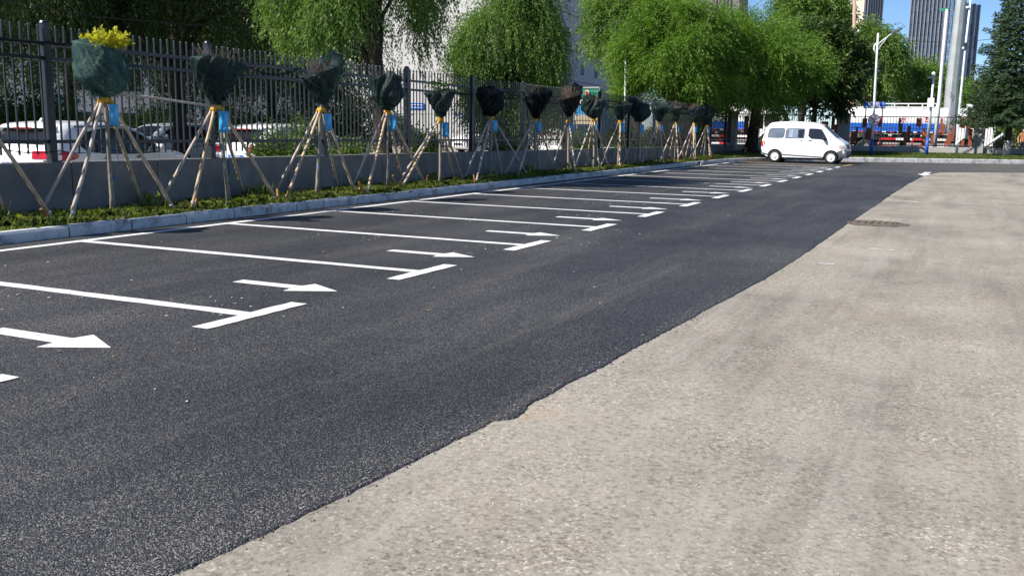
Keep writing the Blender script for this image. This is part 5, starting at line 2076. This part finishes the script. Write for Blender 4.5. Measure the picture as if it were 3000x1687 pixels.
def tanker(label, x0, y0, length=8.2, parts=True):
    """x0: rear of the tank; truck faces +x"""
    t = thing('tanker_truck', label, 'truck', (x0 + length / 2, y0, 0), group='white water tankers in the street')
    L = length
    tank_l = L * .70
    mb = MB()
    n = 28
    prof = []
    for k in range(n):
        a = 2 * math.pi * k / n
        e = 2.6
        cx = abs(math.cos(a)) ** (2 / e) * math.copysign(1, math.cos(a)) * 1.15
        cz = abs(math.sin(a)) ** (2 / e) * math.copysign(1, math.sin(a)) * .78
        prof.append((cx, 2.12 + cz))
    secs = [(0, .88), (.10, .97), (.25, 1.0), (tank_l - .25, 1.0), (tank_l - .1, .97), (tank_l, .88)]
    for sx, sc in secs:
        for py, pz in prof:
            mb.v.append((x0 + sx, y0 + py * sc, 2.12 + (pz - 2.12) * sc))
    for i in range(len(secs) - 1):
        for k in range(n):
            mb.f.append((i * n + k, i * n + (k + 1) % n, (i + 1) * n + (k + 1) % n, (i + 1) * n + k))
    mb.f.append(tuple(range(n)))
    mb.f.append(tuple(range(5 * n, 6 * n)))
    mb.build('tank', 'truck_white', t, smooth=True)
    yf = y0 - 1.17
    MB().box((x0 + tank_l / 2, yf + .02, 1.82), (tank_l - .5, .05, .28)).build('stripe', 'truck_blue', t)
    MB().box((x0 + tank_l / 2, yf + .08, 1.56), (tank_l - .3, .10, .20)).build('stripe', 'truck_blue', t)
    MB().box((x0 + tank_l / 2, yf + .05, 1.695), (tank_l - .5, .04, .03)).build('pinstripe', 'truck_white', t)
    g = random.Random(int(x0 * 10) + 5)
    for i in range(12):
        xx = x0 + .5 + i * (tank_l - 1) / 11
        MB().box((xx, yf + .02, 1.44), (.22, .04, .07)).build('reflector', 'guard_red' if i % 2 else 'truck_white', t)
    # top rail and hatch
    zt = 2.92
    MB().box((x0 + tank_l * .60, y0 - .8, zt + .20), (tank_l * .58, .05, .06)).build('top_rail', 'truck_white', t)
    for i in range(5):
        MB().box((x0 + tank_l * (.33 + .135 * i), y0 - .8, zt + .07), (.06, .05, .22)).build('rail_post', 'truck_white', t)
    MB().box((x0 + tank_l * .5, y0, zt), (tank_l * .8, 1.0, .06)).build('walkway', 'truck_white', t)
    # chassis
    MB().box((x0 + L * .48, y0, .95), (L * .92, .85, .28)).build('chassis', 'trim', t)
    MB().box((x0 + L * .45, y0 - .75, 1.12), (tank_l * .9, .4, .35)).build('locker', 'trim', t)
    # side guard, red and white
    gx0, gx1 = x0 + 2.0, x0 + tank_l - .05
    nseg = 8
    for zz in (1.02, .56):
        for i in range(nseg):
            xx = gx0 + (gx1 - gx0) * (i + .5) / nseg
            MB().box((xx, y0 - 1.15, zz), ((gx1 - gx0) / nseg, .06, .13)).build('guard_rail', 'guard_red' if (i // 2) % 2 == 0 else 'truck_white', t)
    for xx in (gx0 + .03, gx1 - .03, (gx0 + gx1) / 2):
        MB().box((xx, y0 - 1.15, .79), (.09, .06, .35)).build('guard_post', 'guard_red', t)
    MB().tube((gx0 + 2.7, y0 - 1.05, .70), (gx0 + 2.7, y0 - 1.05, .98), .07).build('extinguisher', 'guard_red', t)
    for xx in (gx0 + .6, gx0 + 1.6, gx0 + 2.4):
        MB().lathe([(.08, -.12), (.10, -.05), (.10, .05), (.05, .12)], (xx, y0 - 1.0, 1.22), 'x', 10).build('valve', 'galv', t)
    # wheels
    for xx, tw in ((x0 + 1.15, True), (x0 + L - 1.35, False)):
        for s in (-1, 1):
            w = link(None, 'wheel', t, Vector((xx, y0 + s * .98, .50)) - t.location)
            MB().lathe([(.28, -.17), (.46, -.17), (.50, -.12), (.50, .12), (.46, .17), (.28, .17), (.27, 0), (.28, -.17)], axis='y', n=26, cap=False).build('tyre', 'tyre', w, smooth=True)
            MB().lathe([(.30, s * .10), (.29, s * .15), (.12, s * .05), (.10, s * .14), (.01, s * .15)], axis='y', n=18).build('rim', 'rim', w, smooth=True)
        # mudguard
        pts = []
        mbm = MB()
        for k in range(11):
            a = math.pi * k / 10
            for yy in (y0 - 1.2, y0 + 1.2):
                mbm.v.append((xx + .62 * math.cos(a), yy, .50 + .62 * math.sin(a)))
        for k in range(10):
            mbm.f.append((2 * k, 2 * k + 1, 2 * k + 3, 2 * k + 2))
        mbm.build('mudguard', 'grey_plastic' if tw else 'truck_white', t, smooth=True)
    # cab
    cx = x0 + L - 2.05
    cab = [(cx + .05, .75), (cx + .05, 2.72), (cx + .20, 2.86), (cx + 1.25, 2.84), (cx + 1.55, 2.68), (cx + 1.92, 1.75), (cx + 2.0, 1.45), (cx + 2.02, .70), (cx + 1.4, .62), (cx + 1.36, .95), (cx + 1.05, 1.22), (cx + .55, 1.22), (cx + .25, .95), (cx + .2, .75)]
    MB().extrude(cab, lambda u, w, d: (u, d, w), y0 - 1.12, y0 + 1.12).build('cab', 'truck_white', t)
    win = [(cx + .55, 1.72), (cx + .55, 2.48), (cx + 1.38, 2.48), (cx + 1.68, 1.72)]
    for s in (-1, 1):
        MB().extrude(win, lambda u, w, d: (u, d, w), y0 + s * 1.10, y0 + s * 1.135).build('side_window', 'glass', t)
    ws = MB()
    ws.add([(cx + 1.57, y0 + s * .98, 2.62) for s in (-1, 1)] + [(cx + 1.95, y0 + s * 1.02, 1.72) for s in (1, -1)], [(0, 1, 2, 3)])
    ws.v = [(u + .02, v, w) for u, v, w in ws.v]
    ws.build('windscreen', 'glass', t)
    MB().box((cx + .75, y0, 3.0), (.6, 1.5, .22), bev=.05).build('roof_pod', 'truck_white', t)
    MB().box((cx + 1.85, y0 - 1.28, 2.2), (.12, .22, .4)).build('wing_mirror', 'trim', t)
    for i in range(2):
        MB().box((cx + 1.28, y0 - 1.05, .72 + .3 * i), (.5, .25, .05)).build('step', 'grey_plastic', t)
    # red lettering on the flank
    for i, ch in enumerate('洒水车'):
        put_text(ch, .42, Vector((x0 + 1.9 + i * 1.35, y0 - 1.165, 2.14)) - t.location, (R(90), 0, 0), 'red_mark', t)
    return t


tanker('white water tanker with blue stripe behind the brown plated fence', -7.05, TY)
tanker('second white tanker half hidden behind the willow trunk', -19.0, TY + 1.5, 8.2)

# ------------------------------------------------------------------ poles and signs on the far lawn
lamp_y = 53.2
lb_ = at(2552.5, 454, y=lamp_y)
lp = thing('street_lamp', 'white street lamp with blue base and no-smoking sign beside the van', 'street lamp', (lb_.x, lamp_y, .22))


def A(px, py, y=lamp_y):
    return at(px, py, y=y)


pt = [(lb_.x, lamp_y, .2), A(2555, 408), A(2567, 200), A(2572.5, 98)]
MB().path([pt[0], pt[1]], [.085, .08], 14).build('blue_base', 'pole_blue', lp, smooth=True)
MB().path([pt[1], A(2560, 330), pt[2], pt[3]], [.078, .07, .055, .045], 14).build('shaft', 'pole_white', lp, smooth=True)
MB().path([A(2570.5, 132), A(2590, 116), A(2614, 98)], [.035, .03, .028], 8).build('arm', 'pole_white', lp, smooth=True)
MB().path([A(2573, 147), A(2585, 128), A(2600, 110)], [.02, .018, .016], 6).build('brace', 'pole_white', lp, smooth=True)
MB().path([A(2570.5, 125), A(2562, 134), A(2560.5, 145), A(2566, 158)], [.03, .045, .045, .02], 8).build('scroll', 'pole_white', lp, smooth=True)
h0, h1 = A(2611, 99), A(2645, 83)
hd = (h1 - h0)
mb = MB()
for s_, w_, th_ in ((0, .05, .04), (.12, .12, .06), (.5, .16, .07), (.85, .14, .05), (1.0, .05, .025)):
    p = h0 + hd * s_
    for u, v in ((-1, -.5), (1, -.5), (1, .5), (.5, 1), (-.5, 1), (-1, .5)):
        mb.v.append((p.x - .1 * v * th_, p.y + u * w_, p.z + v * th_))
for i in range(4):
    for k in range(6):
        mb.f.append((i * 6 + k, i * 6 + (k + 1) % 6, i * 6 + 6 + (k + 1) % 6, i * 6 + 6 + k))
mb.f += [tuple(range(6)), tuple(range(24, 30))]
mb.build('lamp_head', 'lamp_dark', lp, smooth=False)
mb = MB()
p0, p1 = h0 + hd * .2, h0 + hd * .9
mb.add([(p0.x, p0.y - .10, p0.z - .045), (p1.x, p1.y - .10, p1.z - .04), (p1.x, p1.y + .10, p1.z - .04), (p0.x, p0.y + .10, p0.z - .045)], [(0, 1, 2, 3)])
mb.build('diffuser', 'concrete', lp)
# no-smoking sign, a thing bolted to the lamp
sc_ = A(2561, 352, lamp_y - .12)
ns = thing('no_smoking_sign', 'round no smoking sign with red rim on the lamp post', 'sign', (sc_.x, sc_.y, sc_.z))
r_ = .305
MB().lathe([(r_, -.0), (r_, .02), (.01, .02)], (sc_.x, sc_.y, sc_.z), 'y', 32).build('disc', 'guard_red', ns)
MB().lathe([(r_ * .86, -.006), (r_ * .86, .01), (.01, .01)], (sc_.x, sc_.y, sc_.z), 'y', 32).build('face', 'pole_white', ns)


def bar2(cx, cz, L, w, a, dep, mat, name):
    ca, sa = math.cos(a), math.sin(a)
    pts = [(cx + ca * u - sa * v, cz + sa * u + ca * v) for u, v in ((-L / 2, -w / 2), (L / 2, -w / 2), (L / 2, w / 2), (-L / 2, w / 2))]
    MB().extrude(pts, lambda u, v, d: (sc_.x + u, sc_.y + d, sc_.z + v), dep, dep + .004).build(name, mat, ns)


bar2(.05, -.02, .26, .035, R(50), -.012, 'black_mark', 'cigarette')
bar2(-.03, -.13, .10, .06, R(50), -.014, 'black_mark', 'cigarette_tip')
bar2(-.05, .08, .12, .018, R(100), -.012, 'black_mark', 'smoke')
bar2(-.10, .02, .10, .018, R(60), -.012, 'black_mark', 'smoke')
bar2(0, 0, r_ * 1.8, .04, R(-38), -.018, 'guard_red', 'slash')

cam_y = 55.2
cb = at(2713.5, 455.5, y=cam_y)
cp = thing('camera_pole', 'white camera pole with blue base and white box on the lawn', 'pole', (cb.x, cam_y, .27))
MB().path([(cb.x, cam_y, .25), at(2718.5, 403, y=cam_y)], [.085, .082], 14).build('blue_base', 'pole_blue', cp, smooth=True)
MB().path([at(2718.5, 403, y=cam_y), at(2729, 300, y=cam_y), at(2735, 228, y=cam_y)], [.078, .062, .05], 14).build('shaft', 'pole_white', cp, smooth=True)
b0, b1 = at(2716, 314, y=cam_y - .12), at(2739, 288, y=cam_y - .12)
MB().box(((b0.x + b1.x) / 2, cam_y - .14, (b0.z + b1.z) / 2), (b1.x - b0.x, .22, b1.z - b0.z), bev=.02).build('equipment_box', 'pole_white', cp)
c0 = at(2735, 222, y=cam_y)
MB().lathe([(.02, c0.z + .20), (.09, c0.z + .14), (.10, c0.z + .02), (.06, c0.z - .05)], (c0.x, c0.y, 0), n=12).build('dome_camera', 'pole_white', cp, smooth=True)
MB().box((c0.x - .14, c0.y, c0.z - .10), (.30, .09, .09)).build('bullet_camera', 'galv', cp)

wp = thing('tall_white_pole', 'tall white pole with a small green cap behind the tanker', 'pole', tuple(at(2740, 400, y=60.5))[:2] + (0,))
P_ = [at(2738, 432, y=60.5), at(2751, 300, y=60.5), at(2761, 180, y=60.5), at(2774, 28, y=60.5)]
MB().path([(P_[0].x, P_[0].y, 0)] + P_[:1], [.13, .125], 12).build('green_base', 'board_green', wp, smooth=True)
MB().path(P_, [.12, .11, .09, .07], 12).build('shaft', 'pole_white', wp, smooth=True)
MB().box((P_[3].x - .1, P_[3].y, P_[3].z - .02), (.42, .1, .16)).build('green_cap', 'board_green', wp)

mp = thing('steel_mast', 'thick grey galvanised steel mast behind the tanker truck', 'mast', tuple(at(2783, 380, y=66))[:2] + (0,))
P_ = [at(2778.5, 440, y=67), at(2783, 342, y=67), at(2789, 250, y=67), at(2816, 0, y=67), at(2830, -130, y=67)]
MB().path([(P_[0].x, P_[0].y, 0)] + P_, [.44, .42, .40, .375, .30, .27], 8).build('shaft', 'galv', mp)
put_text('0\n7', .26, at(2785, 281, y=66.5) - mp.location, (R(90), 0, 0), 'black_mark', mp)
MB().path([at(2775, 368, y=66.4), at(2786, 362, y=66.4), at(2795, 368, y=66.4)], .05, 6).build('pipe_bend', 'trim', mp)

tp = thing('thin_pole', 'thin pale pole with two cameras right of the steel mast', 'pole', tuple(at(2809, 340, y=70))[:2] + (0,))
P_ = [at(2807, 360, y=70), at(2817, 260, y=70), at(2830, 125, y=70), at(2846, -20, y=70)]
MB().path([(P_[0].x, P_[0].y, 0)] + P_, [.085, .08, .075, .07, .06], 10).build('shaft', 'pole_white', tp, smooth=True)
for px, py in ((2836, 22), (2823, 141)):
    q = at(px, py, y=69.9)
    MB().box((q.x - .12, q.y, q.z), (.32, .12, .12)).build('camera', 'pole_white', tp)
q = at(2829, 136, y=69.9)
MB().box((q.x, q.y, q.z), (.14, .14, .42)).build('bracket', 'trim', tp)

# street-name sign
sy = 60.2
a, b = at(2530, 310, y=sy), at(2595, 300, y=sy)
ss = thing('street_name_sign', 'blue street name sign with white characters above the tanker', 'sign', ((a.x + b.x) / 2, sy, 0))
MB().box(((a.x + b.x) / 2, sy, (at(2560, 300, y=sy).z + at(2560, 312, y=sy).z) / 2), (b.x - a.x, .08, .26)).build('panel', 'plate', ss)
MB().box(((a.x + b.x) / 2, sy, at(2560, 315.5, y=sy).z), (b.x - a.x, .075, .14)).build('lower_panel', 'pole_white', ss)
zc = at(2560, 306, y=sy).z
put_text('星', .26, Vector((at(2548, 306, y=sy).x, sy - .046, zc)) - ss.location, (R(90), 0, 0), 'white_mark', ss)
put_text('工', .24, Vector((at(2559.5, 306, y=sy).x, sy - .046, zc)) - ss.location, (R(90), 0, 0), 'white_mark', ss)
put_text('街', .26, Vector((at(2572.5, 306, y=sy).x, sy - .046, zc)) - ss.location, (R(90), 0, 0), 'white_mark', ss)
put_text('北', .12, Vector((at(2588, 304, y=sy).x, sy - .046, zc + .03)) - ss.location, (R(90), 0, 0), 'white_mark', ss)
for u in (.12, .88):
    x_ = a.x + (b.x - a.x) * u
    MB().tube((x_, sy + .06, 0), (x_, sy + .06, zc + .15), .04, n=8).build('post', 'galv', ss)

# utility poles
UP = [(75, 2504, -30, 2499, 300, 97, 'concrete utility pole rising behind the dark broad tree'), (100, 2592, 133, 2589, 300, 147, 'concrete utility pole right of the street lamp'), (120, 2650, 186, 2646, 300, 197, 'small far utility pole left of the glass tower')]
arms = []
for (yy, xt, yt, xb, yb, ya, lab) in UP:
    a, b = at(xb, yb, y=yy), at(xt, yt, y=yy)
    u = thing('utility_pole', lab, 'utility pole', (a.x, yy, 0), group='utility poles along the street')
    MB().path([(a.x, yy, 0), a, b], [.17, .15, .11], 10).build('shaft', 'concrete', u, smooth=True)
    z = at(xt, ya, y=yy).z
    MB().box((b.x, yy - .12, z), (1.05, .08, .08)).build('crossarm', 'trim', u)
    for s in (-1, 1):
        MB().lathe([(.03, z + .02), (.07, z + .08), (.07, z + .14), (.03, z + .2)], (b.x + s * .48, yy - .12, 0), n=8).build('insulator', 'pole_white', u)
    arms.append((b.x, yy - .12, z + .18))
for s, side_ in ((-1, 'left'), (1, 'right')):
    sag('power_line', [(arms[0][0] + s * .48, arms[0][1], arms[0][2]), (arms[1][0] + s * .48, arms[1][1], arms[1][2]), (arms[2][0] + s * .48, arms[2][1], arms[2][2])], .014, f'power line strung between the utility poles on their {side_} insulators', 'wire', droop=.5)
sag('power_line', [at(2590, 118, y=118), at(2662, 120, y=118), at(2900, 116, y=118)], .03, 'thin power line crossing the sky right of the lamp head', 'wire', droop=.2)
sag('power_line', [at(1650, 22, y=66), at(1800, 24, y=66), at(2000, 26, y=66)], .02, 'thin power line crossing the grey building at the top', 'wire', droop=.1)

# chevron post on the corner verge
cv = at(2182, 457, y=46.6)
cpst = thing('chevron_post', 'short black post with yellow chevrons left of the van', 'bollard', (cv.x, 46.6, .18))
mb = MB().path([(cv.x, 46.6, .14), (cv.x, 46.6, .58)], [.085, .085], 14)
mb.build('post', 'trim', cpst, smooth=True)
for i in range(4):
    z = .22 + i * .10
    m_ = MB()
    for s in (-1, 1):
        m_.add([(cv.x, 46.6 - .09, z + .055), (cv.x + s * .085, 46.6 - .03, z), (cv.x + s * .085, 46.6 - .03, z + .045), (cv.x, 46.6 - .09, z + .10)], [(0, 1, 2, 3)])
    m_.build('chevron', 'yellow', cpst)

# leaning white-painted prop beside the spruce
a, b = at(2885, 430, y=60.5), at(2940, 393, y=60.5)
mb = MB().path([a, b], [.09, .08], 9)
tag(mb.build('leaning_prop', 'pole_white', origin=a, smooth=True), 'white painted log leaning beside the spruce behind the bar fence', 'log')

# ------------------------------------------------------------------ person at the right edge, beyond the bar fence


def person(loc, rz):
    verts = [((0, 0, .95), .15), ((0, 0, 1.12), .135), ((0, .01, 1.30), .155), ((0, .0, 1.42), .12), ((0, .0, 1.50), .055), ((0, -.02, 1.58), .085), ((0, -.015, 1.67), .098), ((0, -.005, 1.74), .075),
             ((.17, 0, 1.41), .062), ((.24, .02, 1.18), .048), ((.20, -.16, 1.02), .038), ((.15, -.26, 1.06), .036),
             ((-.17, 0, 1.41), .062), ((-.25, .02, 1.16), .048), ((-.24, -.08, .93), .038), ((-.23, -.11, .85), .036),
             ((.09, 0, .88), .095), ((.10, -.03, .50), .065), ((.10, 0, .10), .045), ((.10, -.13, .04), .04),
             ((-.09, 0, .88), .095), ((-.12, -.01, .50), .065), ((-.13, .03, .10), .045), ((-.14, -.10, .04), .04)]
    edges = [(0, 1), (1, 2), (2, 3), (3, 4), (4, 5), (5, 6), (6, 7), (3, 8), (8, 9), (9, 10), (10, 11), (3, 12), (12, 13), (13, 14), (14, 15), (0, 16), (16, 17), (17, 18), (18, 19), (0, 20), (20, 21), (21, 22), (22, 23)]
    t = thing('person', 'person in an orange tan shirt and dark shorts at the right edge beyond the fence', 'person', loc, rz, world_parts=False)
    me = bpy.data.meshes.new('body')
    me.from_pydata([v for v, r in verts], edges, [])
    o = link(me, 'body', t)
    sk = o.modifiers.new('skin', 'SKIN')
    sk.use_smooth_shade = True
    for i, (v, r) in enumerate(verts):
        me.skin_vertices[0].data[i].radius = (r, r * (.78 if i in (0, 1, 2) else 1))
    me.skin_vertices[0].data[0].use_root = True
    ss_ = o.modifiers.new('sub', 'SUBSURF')
    ss_.levels = ss_.render_levels = 2
    dg = bpy.context.evaluated_depsgraph_get()
    dg.update()
    nm = bpy.data.meshes.new_from_object(o.evaluated_get(dg))
    o.modifiers.clear()
    o.data = nm
    nm.materials.clear()
    for k in ('skin', 'tan_shirt', 'dark_cloth', 'hair'):
        nm.materials.append(M[k])
    for p in nm.polygons:
        c = p.center
        p.use_smooth = True
        k = 0
        if c.z > 1.70 or (c.z > 1.58 and c.y > .03):
            k = 3
        elif c.z > 1.47:
            k = 0
        elif c.z > .98 and (abs(c.x) < .21 or c.z > 1.22):
            k = 1
        elif .52 < c.z <= .98 and abs(c.x) < .20:
            k = 2
        p.material_index = k
    # fingers and thumb, nose
    mb = MB()
    for hx, hy, hz, s in ((.14, -.28, 1.06, 1), (-.23, -.125, .80, -1)):
        for q in range(4):
            b0 = Vector((hx + (q - 1.5) * .018, hy, hz))
            dd = Vector((0, -.07, -.02)) if s > 0 else Vector((0, -.02, -.075))
            mb.path([b0, b0 + dd * .6, b0 + dd + Vector((0, .01, -.01))], [.010, .009, .007], 6)
        b0 = Vector((hx - s * .035, hy + .01, hz + .01))
        mb.path([b0, b0 + Vector((-s * .02, -.035, -.005))], [.011, .008], 6)
    mb.path([(0, -.115, 1.66), (0, -.135, 1.635), (0, -.118, 1.622)], [.010, .016, .010], 6)
    mb.build('hands_and_nose', 'skin', t, smooth=True)
    return t


pp = at(2993, 440, y=63.2)
person((pp.x, 63.2, .0), R(20))

for o in bpy.data.objects:
    if '_w' in o.keys():
        del o['_w']
